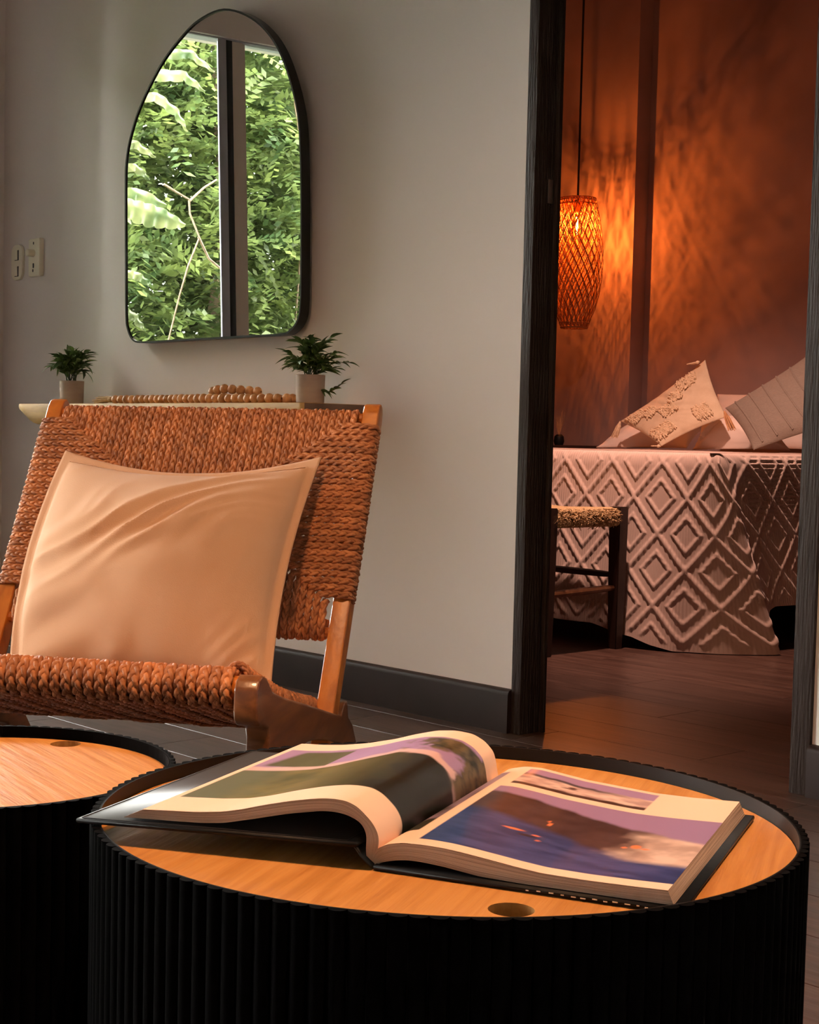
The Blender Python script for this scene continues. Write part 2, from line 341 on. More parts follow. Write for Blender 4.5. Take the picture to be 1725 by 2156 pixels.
twig([P(-9.0, -.95, -.15), P(-9.02, -.9, .6), P(-8.9, -.8, 1.3), P(-8.95, -.98, 2.1), P(-9.2, -1.1, 3.1), P(-9.3, -1.2, 4.3)], .07, .02, 8).obj('trunk', M['bark'], tree)
for pth in ([(-8.0, .208, 2.187), (-8.0, .113, 2.146), (-8.0, .019, 2.109), (-8.0, .014, 2.021), (-8.0, -.057, 1.878), (-8.02, .021, 1.696), (-8.05, .068, 1.516), (-8.2, .1, 1.1)],
            [(-8.0, -.05, 1.880), (-8.0, -.129, 1.748), (-8.0, -.24, 1.678), (-8.02, -.33, 1.60)], [(-8.0, .015, 2.10), (-8.0, -.10, 2.192), (-8.0, -.20, 2.25)],
            [(-8.5, -1.25, 1.4), (-8.45, -1.32, 2.4), (-8.5, -1.2, 3.3)]):
    twig([P(*p) for p in pth], .0085, .0055).obj('branch', M['bark'], tree)
big = empty('broad_leaf_plant', (-7.75, .75, -.15), label='plant with big pale torn leaves at the window, left edge of the mirror', cat='plant')
boff = Vector((-7.75, .75, -.15))
def broad_leaf(path, W, tears, x, tilt=.3):
    n, nv = 40, 9; pts = [Vector((x, y, z)) for y, z in path]; V = []
    for i in range(n):
        t = i/(n-1); f = t*(len(pts)-1); k = min(int(f), len(pts)-2); p = pts[k].lerp(pts[k+1], f-k); d = (pts[k+1]-pts[k]).normalized()
        sd = Vector((0, -d.z, d.y)); w = W*(math.sin(PI*(t*.94+.05))**.6)*(1-.15*t)*(.80+.20*abs(math.cos(t*PI*tears)))
        for j in range(nv):
            a_ = (j/(nv-1)-.5)*2; V.append(p-boff+sd*(w*a_)+Vector((-tilt*w*abs(a_)+.010*math.sin(t*tears*2*PI)*abs(a_), 0, -.25*w*a_*a_)))
    mesh_np('leaf', np.array(V), grid_faces(n, nv), M['bigleaf'], big)
for path, W, tears, x in (([(.82, 2.0), (.66, 1.965), (.50, 1.94), (.335, 1.895)], .078, 6, -7.6), ([(.74, 2.03), (.60, 2.07), (.386, 2.02)], .065, 3, -7.72),
                          ([(.66, 2.68), (.45, 2.78), (.25, 2.80), (.10, 2.72)], .040, 5, -7.7), ([(.62, 2.78), (.42, 2.90), (.22, 2.93), (.04, 2.84)], .035, 6, -7.68),
                          ([(.60, 2.62), (.44, 2.66), (.30, 2.58), (.22, 2.47)], .035, 5, -7.72), ([(.40, 3.10), (.28, 3.05), (.20, 2.99)], .035, 2, -7.66),
                          ([(.50, 3.0), (.36, 3.02), (.24, 2.97)], .028, 3, -7.7), ([(.72, 2.32), (.55, 2.38), (.40, 2.31)], .03, 4, -7.8), ([(.70, 2.22), (.56, 2.24), (.46, 2.17)], .028, 3, -7.78),
                          ([(.66, 1.62), (.54, 1.60), (.44, 1.54)], .03, 4, -7.8), ([(.70, 1.42), (.58, 1.36), (.50, 1.27)], .03, 4, -7.8)):
    broad_leaf(path, W, tears, x)
for y in (.84, .95):
    twig([Vector((-7.75, y, -.15))-boff, Vector((-7.74, y+.02, 1.3))-boff, Vector((-7.72, y-.03, 2.3))-boff, Vector((-7.7, y-.12, 3.0))-boff], .022, .008).obj('stalk', M['bigleaf'], big)

# ---------------------------------------------------------------- mirror
mir = empty('mirror', (-3.93, 2.885, 1.05), label='large arched wall mirror with thin dark frame above the wooden shelf', cat='mirror')
mir.rotation_euler = (.02, 0, 0)
def catmull(pts, n):
    pts = [Vector(p) for p in pts]; N_ = len(pts); out = []
    for i in range(N_):
        p0, p1, p2, p3 = pts[i-1], pts[i], pts[(i+1) % N_], pts[(i+2) % N_]
        for k in range(n):
            t = k/n; out.append(.5*((2*p1)+(-p0+p2)*t+(2*p0-5*p1+4*p2-p3)*t*t+(-p0+3*p1-3*p2+p3)*t**3))
    return out
mo = [(-.36, .004), (-.20, .004), (0, .004), (.20, .004), (.36, .004), (.405, .012), (.440, .040), (.453, .085), (.4545, .20), (.4545, .36), (.451, .50), (.437, .632), (.388, .762), (.321, .862), (.219, .942), (.085, .992), (-.045, .984), (-.147, .944), (-.253, .880), (-.362, .776), (-.420, .690), (-.452, .602), (-.4575, .48), (-.4575, .30), (-.457, .10), (-.448, .050), (-.418, .014)]
mo = catmull([(a, b_, 0) for a, b_ in mo], 5)
def ring_frame(inner, outer_off, y0, y1):
    n = len(inner); cen = Vector((0, .5, 0)); V = []
    for i, p in enumerate(inner):
        d = (inner[(i+1) % n]-inner[i-1]).normalized(); nn = Vector((d.y, -d.x, 0))
        q = p+nn*outer_off
        V += [(p.x, y1, p.y), (p.x, y0, p.y), (q.x, y0, q.y), (q.x, y1, q.y)]
    V = np.array(V); return V, grid_faces(n, 4, True, True)
V, F = ring_frame(mo, .0060, -.004, .029); mesh_np('mirror_frame', V, F, M['mframe'], mir, angle=.7)
me = bpy.data.meshes.new('mirror_glass'); bm = bmesh.new(); vs = [bm.verts.new((p.x, 0, p.y)) for p in mo]; bm.faces.new(vs); bmesh.ops.recalc_face_normals(bm, faces=bm.faces[:])
r_ = bmesh.ops.extrude_face_region(bm, geom=bm.faces[:]); [setattr(v, 'co', v.co+Vector((0, .004, 0))) for v in r_['geom'] if isinstance(v, bmesh.types.BMVert)]
bm.to_mesh(me); bm.free(); me.materials.append(M['mirror']); link(bpy.data.objects.new('mirror_glass', me), mir)

# ---------------------------------------------------------------- switches
def plate_outline(w, h, r, n=6, waist=0.):
    P_ = []
    for cx_, cy_, a0 in ((w/2-r, h/2-r, 0), (-w/2+r, h/2-r, PI/2), (-w/2+r, -h/2+r, PI), (w/2-r, -h/2+r, 1.5*PI)):
        for k in range(n+1): P_.append((cx_+r*math.cos(a0+PI/2*k/n), cy_+r*math.sin(a0+PI/2*k/n)))
    return P_
sw = empty('light_switch', (-5.196, WY, 1.380), label='rounded cream double rocker light switch, left of the knob switch', cat='light switch')
MB().prism(plate_outline(.078, .132, .030), -.013, 0, 'y', .003).obj('plate', M['plate'], sw)
for z in (.026, -.034):
    b = MB(); b.prism([(-.012, z-.019), (.017, z-.019), (.017, z+.019), (.009, z+.019), (.009, z-.014), (-.012, z-.014)], -.0136, -.0125, 'y'); b.obj('recess_shade', M['platedark'], sw)  # dark L shapes stand in for the shade in the rocker recess
    b = MB(); b.prism([(-.014, -.016), (.009, -.016), (.009, .018), (-.014, .018)], -.0152, -.012, 'y', .001); o = b.obj('rocker', M['plate'], sw); o.location = (0, 0, z); o.rotation_euler = (.05, 0, 0)
sw = empty('dimmer_switch', (-5.056, WY, 1.388), label='narrow cream wall plate with round protruding dimmer knob', cat='light switch')
MB().prism(plate_outline(.078, .138, .006), -.020, 0, 'y', .003).obj('plate', M['plate'], sw)
b = MB(); b.lathe([(0, 0), (.014, 0), (.0135, .024), (.011, .0265), (0, .0265)], 20); o = b.obj('knob', M['plate'], sw); o.location = (-.004, -.020, .016); o.rotation_euler = (PI/2, 0, 0)
for (x, z, w, h) in ((-.002, .052, .006, .010), (-.002, -.030, .008, .018), (-.005, -.048, .006, .011)):
    b = MB(); b.prism(plate_outline(w, h, w*.45, 3), -.0212, -.0195, 'y'); o = b.obj('hole', M['platedark'], sw); o.location = (x, 0, z)

# ---------------------------------------------------------------- shelf with plants and beads
SH = .8435
shelf = empty('wall_shelf', (-4.0, 2.82, SH), label='live-edge pale wooden shelf on the wall below the mirror', cat='shelf')
nu = 60; V = []; prof_n = 12
for i in range(nu):
    x = -4.7766+(4.7766-3.2341)*i/(nu-1); e = max(0, 1-(i/(nu-1))/.05)
    yf = 2.70+.006*noise.noise(Vector((x*3, 0, 1)))
    bot = .066-.010*noise.noise(Vector((x*2.2, 5, 0)))
    bx = x+.105*0; und = .62*e**1.3
    th = bot*(1-und)
    for (fy, fz) in ((1, 0), (.02, 0), (0, -.06), (-.004, -.35), (.01, -.7), (.05, -.93), (.12, -1), (1, -1)):
        yy = yf+fy*(2.931-yf) if fy > .02 else yf+fy*.2
        V.append((x+4.0, yy-2.82, fz*th))
V = np.array(V); F = grid_faces(nu, 8, False, True)
slab = mesh_np('slab', V, F, M['shelfwood'], shelf, angle=.9)
bm = bmesh.new(); bm.from_mesh(slab.data); bmesh.ops.holes_fill(bm, edges=bm.edges[:]); bmesh.ops.recalc_face_normals(bm, faces=bm.faces[:]); bm.to_mesh(slab.data); bm.free()
b = MB(); b.box((.7659, -.118, -.064), (.7672, .110, -.001), .0005); o = b.obj('end_face', M['endgrain'], shelf); o['label'] = 'end grain with shade put into its dark colour'  # thin sheet over the end, shade of this side put into its colour

def leaf_meshes(nm, m, specs):
    out = []
    for (L, W, curl, fold) in specs:
        n = 6; V = []
        for i in range(n+1):
            t = i/n; w = W*math.sin(PI*t**.8)**.9 if 0 < t < 1 else .0004
            for s in (-1, 0, 1): V.append((L*t, w*s, -curl*L*t*t+fold*w*abs(s)))
        o = mesh_np(nm, np.array(V), grid_faces(n+1, 3), m); out.append(o.data); C.objects.unlink(o); bpy.data.objects.remove(o)
    return out
leaf_me = leaf_meshes('leaf', M['leaf'], [(.034, .0064, .25, .5), (.040, .0072, .4, .4), (.030, .0068, .15, .5), (.044, .0064, .55, .4)])
def potted(x, y, label, seed, stems, spread, droop, h0):
    R = random.Random(seed)
    t = empty('potted_plant', (x, y, SH), label=label, cat='potted plant', group='potted plants on the wall shelf')
    b = MB(); b.lathe([(0, 0), (.037, 0), (.0395, .003), (.0415, .076), (.0418, .0795), (.0405, .0805), (.0385, .0795), (.037, .066), (0, .066)], 40); pot_ = b.obj('pot', M['clay'], t)
    b = MB(); b.lathe([(0, .068), (.02, .070), (.0372, .0665)], 20); b.obj('soil', M['soil'], pot_)
    n_leaf = 0
    for si, st in enumerate(stems):
        az, out, up, ln = st
        p0 = Vector((R.uniform(-.018, .018), R.uniform(-.018, .018), .068)); pts = []
        for k in range(9):
            s = k/8; r = out*s**1.2; z = up*math.sin(min(PI, s*ln))/max(.2, math.sin(min(PI/2, ln)))*(1)
            pts.append(p0+Vector((math.cos(az)*r, math.sin(az)*r, z)))
        stm = MB().tube(pts, [.0013-.0007*k/8 for k in range(9)], 5).obj('stem', M['stem'], t)
        nl = R.randint(8, 11)
        for j in range(nl):
            s = .30+.70*(j+.5)/nl if j < nl-1 else 1.0
            k = min(7, int(s*8)); f = s*8-k; p = pts[k].lerp(pts[k+1], min(1, f)); d = (pts[min(8, k+1)]-pts[k]).normalized()
            ang = (1 if j % 2 else -1)*R.uniform(.4, .95) if j < nl-1 else 0
            side = d.cross(Vector((0, 0, 1)));
            if side.length < .1: side = Vector((1, 0, 0))
            side.normalize(); dd = (d*math.cos(ang)+side*math.sin(ang)+Vector((R.uniform(-.2, .2), R.uniform(-.2, .2), R.uniform(-.15, .3)))).normalized()
            q = dd.to_track_quat('X', 'Z'); o = link(bpy.data.objects.new('leaf', leaf_me[R.randrange(4)]), stm)
            sc = R.uniform(.75, 1.15)*(1 if s < .95 else 1.15); o.location = p; o.rotation_mode = 'QUATERNION'; o.rotation_quaternion = q @ Matrix.Rotation(R.uniform(-.7, .7), 3, 'X').to_quaternion(); o.scale = (sc, sc, sc)
    return t
def stemset(R, n, omin, omax, umin, umax):
    return [(2*PI*i/n+R.uniform(-.25, .25), R.uniform(omin, omax), R.uniform(umin, umax), R.uniform(1.2, 1.9)) for i in range(n)]
R1 = random.Random(3)
st = stemset(R1, 14, .035, .080, .045, .090)+stemset(R1, 15, .01, .045, .070, .110)
potted(-4.597, 2.80, 'small bushy green plant in a clay pot, left end of the shelf', 5, st, 0, 0, 0)
R1 = random.Random(9)
st = stemset(R1, 15, .05, .092, .03, .075)+stemset(R1, 16, .015, .06, .06, .115)+[(.75, .085, -.035, 2.7), (.8, .105, .05, 1.8)]
potted(-3.327, 2.80, 'wide drooping green plant in a clay pot, right end of the shelf', 11, st, 0, 0, 0)

gar = empty('bead_garland', (-3.9, 2.76, SH), label='wooden bead garland with jute tassel lying along the shelf', cat='bead garland')
BR = .0148
bead_me = MB().lathe([(.003, -BR*.93)]+[(BR*math.sin(PI*k/10), -BR*math.cos(PI*k/10)) for k in range(2, 9)]+[(.003, BR*.93)], 16).mesh('bead', M['bead'])
def resample(pts, step):
    pts = np.array(pts, float); seg = np.linalg.norm(np.diff(pts, axis=0), axis=1); s = np.r_[0, np.cumsum(seg)]; n = int(s[-1]/step)
    q = np.arange(n+1)*step; return np.stack([np.interp(q, s, pts[:, i]) for i in range(3)], 1)
gp = []
for k in range(60):
    t = k/59; gp.append((-4.27+.68*t, 2.765+.008*math.sin(t*7), SH+BR))
gp += [(-3.56, 2.768, SH+BR), (-3.50, 2.775, SH+BR), (-3.445, 2.79, SH+BR), (-3.425, 2.815, SH+BR), (-3.45, 2.84, SH+BR), (-3.52, 2.845, SH+BR), (-3.60, 2.84, SH+BR), (-3.68, 2.835, SH+BR), (-3.74, 2.825, SH+BR+.002),
       (-3.775, 2.80, SH+BR+.010), (-3.765, 2.785, SH+BR+.022), (-3.74, 2.78, SH+BR+.027), (-3.70, 2.785, SH+BR+.030), (-3.66, 2.80, SH+BR+.026), (-3.63, 2.815, SH+BR+.024), (-3.59, 2.828, SH+BR+.022)]
rs = resample(gp, BR*2*.985)
for i in range(len(rs)):
    d = Vector(rs[min(i+1, len(rs)-1)]-rs[max(i-1, 0)]).normalized(); o = link(bpy.data.objects.new('bead', bead_me), gar)
    o.location = Vector(rs[i])-gar.location; o.rotation_mode = 'QUATERNION'; o.rotation_quaternion = d.to_track_quat('Z', 'Y'); s = random.uniform(.92, 1.04); o.scale = (s, s, .96)
b = MB()
for k in range(70):
    a = random.uniform(0, 2*PI); r = random.uniform(0, .010); l = random.uniform(.075, .10); sx = random.uniform(.5, 1.7)
    b.tube([(-.385, 0, BR), (-.41, r*math.cos(a), BR+r*math.sin(a)), (-.385-l, r*math.cos(a)*sx, max(.002, BR*.8+r*math.sin(a)*1.3))], [.0012, .0016, .0012], 4)
o = b.obj('tassel', M['jute'], gar); o['label'] = 'frayed jute tassel'
b = MB(); b.tube([(-.398, 0, BR), (-.39, 0, BR), (-.383, 0, BR)], [.0085, .0098, .0085], 12); b.tube([(-.400+.02, 0, .021), (-.415, .004, .0245), (-.44, .012, .0235)], .002, 5); b.obj('tassel_knot', M['jute'], o)

# ---------------------------------------------------------------- braided rope
def braid(name, path, normals, m, parent, T=.054, a=.0041, bb=.0027, r=.0040, samples=12, sides=6, seed=0, taper=True):
    path = np.array(path, float); normals = np.array(normals, float)
    seg = np.linalg.norm(np.diff(path, axis=0), axis=1); s = np.r_[0, np.cumsum(seg)]; Lt = s[-1]
    n = max(5, int(Lt/T*samples)); q = np.linspace(0, Lt, n)
    Pp = np.stack([np.interp(q, s, path[:, i]) for i in range(3)], 1); Nn = np.stack([np.interp(q, s, normals[:, i]) for i in range(3)], 1)
    Tn = np.gradient(Pp, axis=0); Tn /= np.linalg.norm(Tn, axis=1)[:, None]
    Nn -= (Nn*Tn).sum(1)[:, None]*Tn; Nn /= np.linalg.norm(Nn, axis=1)[:, None]; Bn = np.cross(Tn, Nn)
    rr = np.random.default_rng(seed); ph0 = rr.uniform(0, 2*PI); wob = 1+.10*np.sin(q/T*2.1+rr.uniform(0, 6)); VV = []; FF = []
    for k in range(3):
        ph = ph0+2*PI*q/T*wob.mean()+2*PI*k/3
        c = Pp+Bn*(a*np.sin(ph)*wob)[:, None]+Nn*(bb*np.sin(2*ph))[:, None]
        t = np.gradient(c, axis=0); t /= np.linalg.norm(t, axis=1)[:, None]
        s1 = np.cross(t, Nn); s1 /= np.linalg.norm(s1, axis=1)[:, None]; n1 = np.cross(s1, t)
        rad = r*(1+.22*np.cos(2*ph+.9))*(1+rr.normal(0, .06, n))
        if taper: rad[0] *= .5; rad[-1] *= .5
        th = np.arange(sides)*2*PI/sides
        V = c[:, None]+(s1[:, None]*np.cos(th)[None, :, None]*1.0+n1[:, None]*np.sin(th)[None, :, None]*.80)*rad[:, None, None]
        FF.append(grid_faces(n, sides, False, True)+len(VV)*0+sum(len(v) for v in VV)); VV.append(V.reshape(-1, 3))
    return mesh_np(name, np.concatenate(VV), np.concatenate(FF), m, parent)

# ---------------------------------------------------------------- lounge chair
CH_ROT = math.radians(35.43)
chair = empty('lounge_chair', (-2.3147, 1.6275, 0), CH_ROT, 'low teak lounge chair with woven seagrass rope back and seat', 'chair')
al = math.atan(.62); SS = np.array([0, math.sin(al), math.cos(al)]); NF = np.array([0, -math.cos(al), math.sin(al)]); B0 = np.array([0, 0, .457])
def bp(x, s, n): return B0+SS*s+NF*n+np.array([x, 0, 0])
def post(sx):
    b = MB(); t = bmesh.new()
    prof = [(-.300, -.024), (-.300, .014), (.395, .014), (.412, .010), (.421, .001), (.421, -.012), (.412, -.022), (.39, -.026)]
    x0, x1 = (.306, .338) if sx > 0 else (-.338, -.306)
    pts = [bp(0, s, n) for s, n in prof]
    b.prism([(p[1], p[2]) for p in pts], x0, x1, 'x', .004, 3); return b
for sx in (1, -1): post(sx).obj('back_post', M['teak'], chair)
for s_, n_ in ((.388, 0), (-.062, 0)):
    c = bp(0, s_, n_); b = MB(); b.tube([(-.308, c[1], c[2]), (.308, c[1], c[2])], .010, 10); b.obj('back_rail', M['teak'], chair)
# side panels (y = towards the back, z up)
outl = [(-.575, .4095), (-.590, .404), (-.600, .392), (-.603, .362), (-.600, .347), (-.588, .338), (-.562, .333), (-.543, .326), (-.537, .312), (-.540, .27), (-.565, .0), (-.505, .0), (-.42, .185), (-.345, .262), (-.30, .262), (-.20, .248), (-.04, .205), (.10, .0), (.165, .0), (.07, .175), (.015, .235), (-.02, .255), (-.03, .285), (-.05, .285), (-.075, .266), (-.149, .2837), (-.3126, .3246), (-.457, .359), (-.520, .378), (-.553, .403)]
for sx in (1, -1):
    x0, x1 = (.305, .341) if sx > 0 else (-.341, -.305)
    b = MB(); b.prism(outl, x0, x1, 'x', .005, 3); b.obj('side_frame', M['teakpanel'], chair)
# seat rails
fr = (-.560, .3865); rr_ = (-.075, .262)
b = MB(); b.tube([(-.306, *fr), (.306, *fr)], .018, 12); b.obj('seat_rail', M['teak'], chair)
b = MB(); b.tube([(-.306, *rr_), (.306, *rr_)], .014, 10); b.obj('seat_rail', M['teak'], chair)
# back weave : upright braids
nb = 44; xs = np.linspace(-.292, .292, nb); sd = 0
smid, shalf = .165, .19
for i, x in enumerate(xs):
    d = .30-abs(x); tl = .030+d*.84
    jit = random.uniform(-.004, .004); sd += 1
    full = tl > .21
    def yp(lst): return [bp(x+(j*0), s, n) for j, (s, n) in enumerate(lst)], [NF*a_+SS*b_ for (a_, b_) in nrm]
    if full:
        lst = [(.36, -.014), (.39, -.014), (.400, -.004), (.400, .006), (.390, .014), (.36, .0175), (.15, .019), (-.04, .0175), (-.062, .014), (-.0725, .005), (-.0725, -.006), (-.062, -.014), (-.03, -.014)]
        nrm = [(-1, 0), (-1, .5), (-.4, 1), (.4, 1), (1, .6), (1, 0), (1, 0), (1, 0), (1, -.6), (.4, -1), (-.4, -1), (-1, -.5), (-1, 0)]
        p_, n_ = yp(lst); braid('braid', p_, n_, M['rope'], chair, seed=sd)
    else:
        e = .40-tl+jit
        lst = [(.36, -.014), (.39, -.014), (.400, -.004), (.400, .006), (.390, .014), (.37, .0175), (e+.012, .019), (e, .013), (e-.004, .003)]
        nrm = [(-1, 0), (-1, .5), (-.4, 1), (.4, 1), (1, .6), (1, 0), (1, 0), (1, 0), (1, 0)]
        p_, n_ = yp(lst); braid('braid', p_, n_, M['rope'], chair, seed=sd)
        e = -.006+.80*(.296-abs(x))+jit; sd += 1
        lst = [(-.03, -.014), (-.062, -.014), (-.0725, -.006), (-.0725, .005), (-.062, .014), (-.045, .0175), (e-.012, .019), (e, .013), (e+.004, .003)] 
        nrm = [(-1, 0), (-1, -.5), (-.4, -1), (.4, -1), (1, -.6), (1, 0), (1, 0), (1, 0), (1, 0)][:len(lst)]
        p_, n_ = yp(lst); braid('braid', p_, n_, M['rope'], chair, seed=sd)
# back weave : crosswise braids wrapping the posts
nh = 27
for side in (1, -1):
    for k in range(nh):
        s = .358-(.358-.004)*k/(nh-1); sd += 1
        dt = max(0, .378-s); db = max(0, s/.80+.012)
        d = min(dt/.84+.012, db+.008, .295); xin = .30-d
        z1 = random.uniform(-.0012, .0012)
        X = [.3395, .3405, .336, .322, .30, xin+.010, xin, xin-.004]; Nn_ = [-.006, .006, .0165, .0205, .021, .0205, .014, .004]
        p_ = [bp(side*x, s+z1*(j % 2), n) for j, (x, n) in enumerate(zip(X, Nn_))]
        ex = np.array([side*1., 0, 0]); nr = [ex, ex, (ex+NF)/1.4, NF, NF, NF, NF, NF]
        braid('braid', p_, nr, M['rope'], chair, seed=sd, T=.052)
# seat braids: over the front rail, down the seat, round the rear rail and back below
ns = 34; base_braids = []
def seat_path(x, w):
    yf, zf = fr; yr, zr = rr_; R_ = .026; Rr = .021; L = []; Nn_ = []
    def ad(y, z, n): L.append((x, y, z)); Nn_.append((0, n[0], n[1]))
    sl = (zf-zr)/(yf-yr)
    for t in (0, .25, .5, .75, 1):
        y = yr+(yf-yr)*t; ad(y, zr+Rr+(zf+R_-zr-Rr)*t-.030*math.sin(PI*t), (0, 1))
    for a_ in (100, 130, 160, 190, 220, 250, 275):
        r = math.radians(a_); ad(yf+R_*math.cos(r), zf+R_*math.sin(r)*1.02, (math.cos(r), math.sin(r)))
    for t in (.8, .6, .4, .2, 0):
        y = yr+(yf-yr)*t; ad(y, zr-Rr+(zf-R_-zr+Rr)*t-(.012+w)*math.sin(PI*t), (0, -1))
    for a_ in (-60, -20, 20, 60, 85):
        r = math.radians(a_); ad(yr+Rr*math.cos(r), zr+Rr*math.sin(r), (math.cos(r), math.sin(r)))
    return L, Nn_
for k in range(4):
    p_, n_ = seat_path(0, random.uniform(-.004, .012)); base_braids.append(braid('braid', p_, n_, M['rope'], chair, T=.050, a=.0050, bb=.0033, r=.0047, seed=900+k, samples=10))
for i in range(ns):
    x = -.288+.576*i/(ns-1)
    if i < 4: base_braids[i].location.x = x
    else:
        o = base_braids[(i*7+i//3) % 4].copy(); link(o, chair); o.location.x = x
# ropes wrapping the seat side rails
for side in (1, -1):
    for k in range(30):
        t = k/29; y = -.535+.42*t; z = .412-.118*t-.010*math.sin(PI*t)
        p_ = []; nr = []
        for a_ in (-100, -60, -20, 20, 60, 100, 150, 200):
            r = math.radians(a_); p_.append((side*(.290+.0165*math.cos(r)), y+.004*math.sin(r), z-.012+.0185*math.sin(r))); nr.append((side*math.cos(r), 0, math.sin(r)))
        braid('braid', p_, nr, M['rope'], chair, T=.03, a=.0035, bb=.002, r=.0040, seed=1500+k, samples=9, sides=5)

# ---------------------------------------------------------------- chair cushion
def cushion(name, corners, thick, m, sag=(.05, .012, .02, .012), flange=.03, nu=70, nv=60, wr=.004, seed=1, back=.5, parent=None, pinch=.0, loc=None):
    """corners TL,TR,BR,BL in world/local coords; normal towards front."""
    TL, TR, BR, BL = [np.array(c, float) for c in corners]; N0 = np.cross(TR-TL, TL-BL); N0 /= np.linalg.norm(N0)
    u = np.linspace(0, 1, nu); v = np.linspace(0, 1, nv); U, Vv = np.meshgrid(u, v, indexing='ij')
    ce = (TL+TR+BR+BL)/4
    # concave outline
    def bl(U, Vv): return (TL*(1-U)[..., None]+TR*U[..., None])*Vv[..., None]+(BL*(1-U)[..., None]+BR*U[..., None])*(1-Vv)[..., None]
    Pm = bl(U, Vv); up = (TL-BL)/np.linalg.norm(TL-BL); ri = (TR-TL)/np.linalg.norm(TR-TL)
    top, right_, bot, left = sag
    cu = np.sin(PI*U)**.9; cv = np.sin(PI*Vv)**.9
    Pm = Pm-up*(top*cu*Vv**2)[..., None]+up*(bot*cu*(1-Vv)**2)[..., None]-ri*(right_*cv*U**2)[..., None]+ri*(left*cv*(1-U)**2)[..., None]
    wlen = np.linalg.norm(TR-TL); hlen = np.linalg.norm(TL-BL)
    du = np.minimum(U, 1-U)*wlen; dv = np.minimum(Vv, 1-Vv)*hlen
    e = np.sin(PI/2*np.clip((du-flange)/(.5*wlen-flange), 0, 1)); f = np.sin(PI/2*np.clip((dv-flange)/(.5*hlen-flange), 0, 1))
    H = (np.clip(e, 0, 1)*np.clip(f, 0, 1))**.5
    W = np.zeros_like(H)
    for i in range(nu):
        for j in range(nv):
            x_, y_ = U[i, j]*wlen, Vv[i, j]*hlen
            q = Vector((x_*5+seed*3, y_*5, seed)); dist = noise.noise(q)*.6
            a1 = noise.noise(Vector(((x_*.60-y_*.80)*17+dist*3, (x_*.80+y_*.60)*3.5, seed+2.))); W[i, j] = 1.6*(1-abs(a1)*2.2)*max(0, noise.noise(Vector((x_*5, y_*5, seed+9.)))+.25)*2-.5+.35*noise.noise(Vector((x_*18, y_*18, seed+5)))
    Wr = W*wr*(np.clip(np.minimum(du, dv)/(flange+.02), .25, 1))
    Fr = Pm+N0*(thick*H+Wr+.002)[..., None]; Bk = Pm-N0*(thick*back*H+.002-np.minimum(Wr, 0)*0)[..., None]
    Vs = np.concatenate([Fr.reshape(-1, 3), Bk.reshape(-1, 3)]); Fg = grid_faces(nu, nv); n0 = nu*nv
    FF = [Fg[:, ::-1], Fg+n0]
    idx = np.arange(nu*nv).reshape(nu, nv); ring = np.concatenate([idx[:, 0], idx[-1, 1:], idx[-2::-1, -1], idx[0, -2:0:-1]]); r2 = np.roll(ring, -1)
    FF.append(np.stack([ring, r2, r2+n0, ring+n0], 1))
    ob = mesh_np(name, Vs, np.concatenate(FF), m, parent)
    bm = bmesh.new(); bm.from_mesh(ob.data); bmesh.ops.recalc_face_normals(bm, faces=bm.faces[:]); bm.to_mesh(ob.data); bm.free()
    return ob, Pm, N0, Fr
def chair_to_world(p):
    c, s = math.cos(CH_ROT), math.sin(CH_ROT); return (-2.3147+c*p[0]-s*p[1], 1.6275+s*p[0]+c*p[1], p[2])
cc = [chair_to_world(p) for p in ((-.2497, .086, .7127), (.2530, .096, .7135), (.2520, -.216, .331), (-.218, -.218, .331))]
co = np.array(chair_to_world((0, -.1, .34))); ob, Pm, N0, Fr = cushion('throw_pillow', [np.array(c)-co for c in cc], .085, M['cushion'], sag=(.048, .018, .006, -.026), flange=.018, nu=110, nv=95, wr=.0055, seed=4, back=.28)
ob.location = co; tag(ob, 'plain cream cotton pillow with flat flange edge leaning in the lounge chair', 'pillow')
# stitched hem line as a raised seam
nu_, nv_ = Pm.shape[:2]; seam = []
for i in range(4, nu_-4): seam.append(Fr[i, nv_-5])
b = MB(); b.tube([tuple(p+N0*.001) for p in seam[::2]], .0009, 4)
b.obj('seam', M['cushion'], ob)

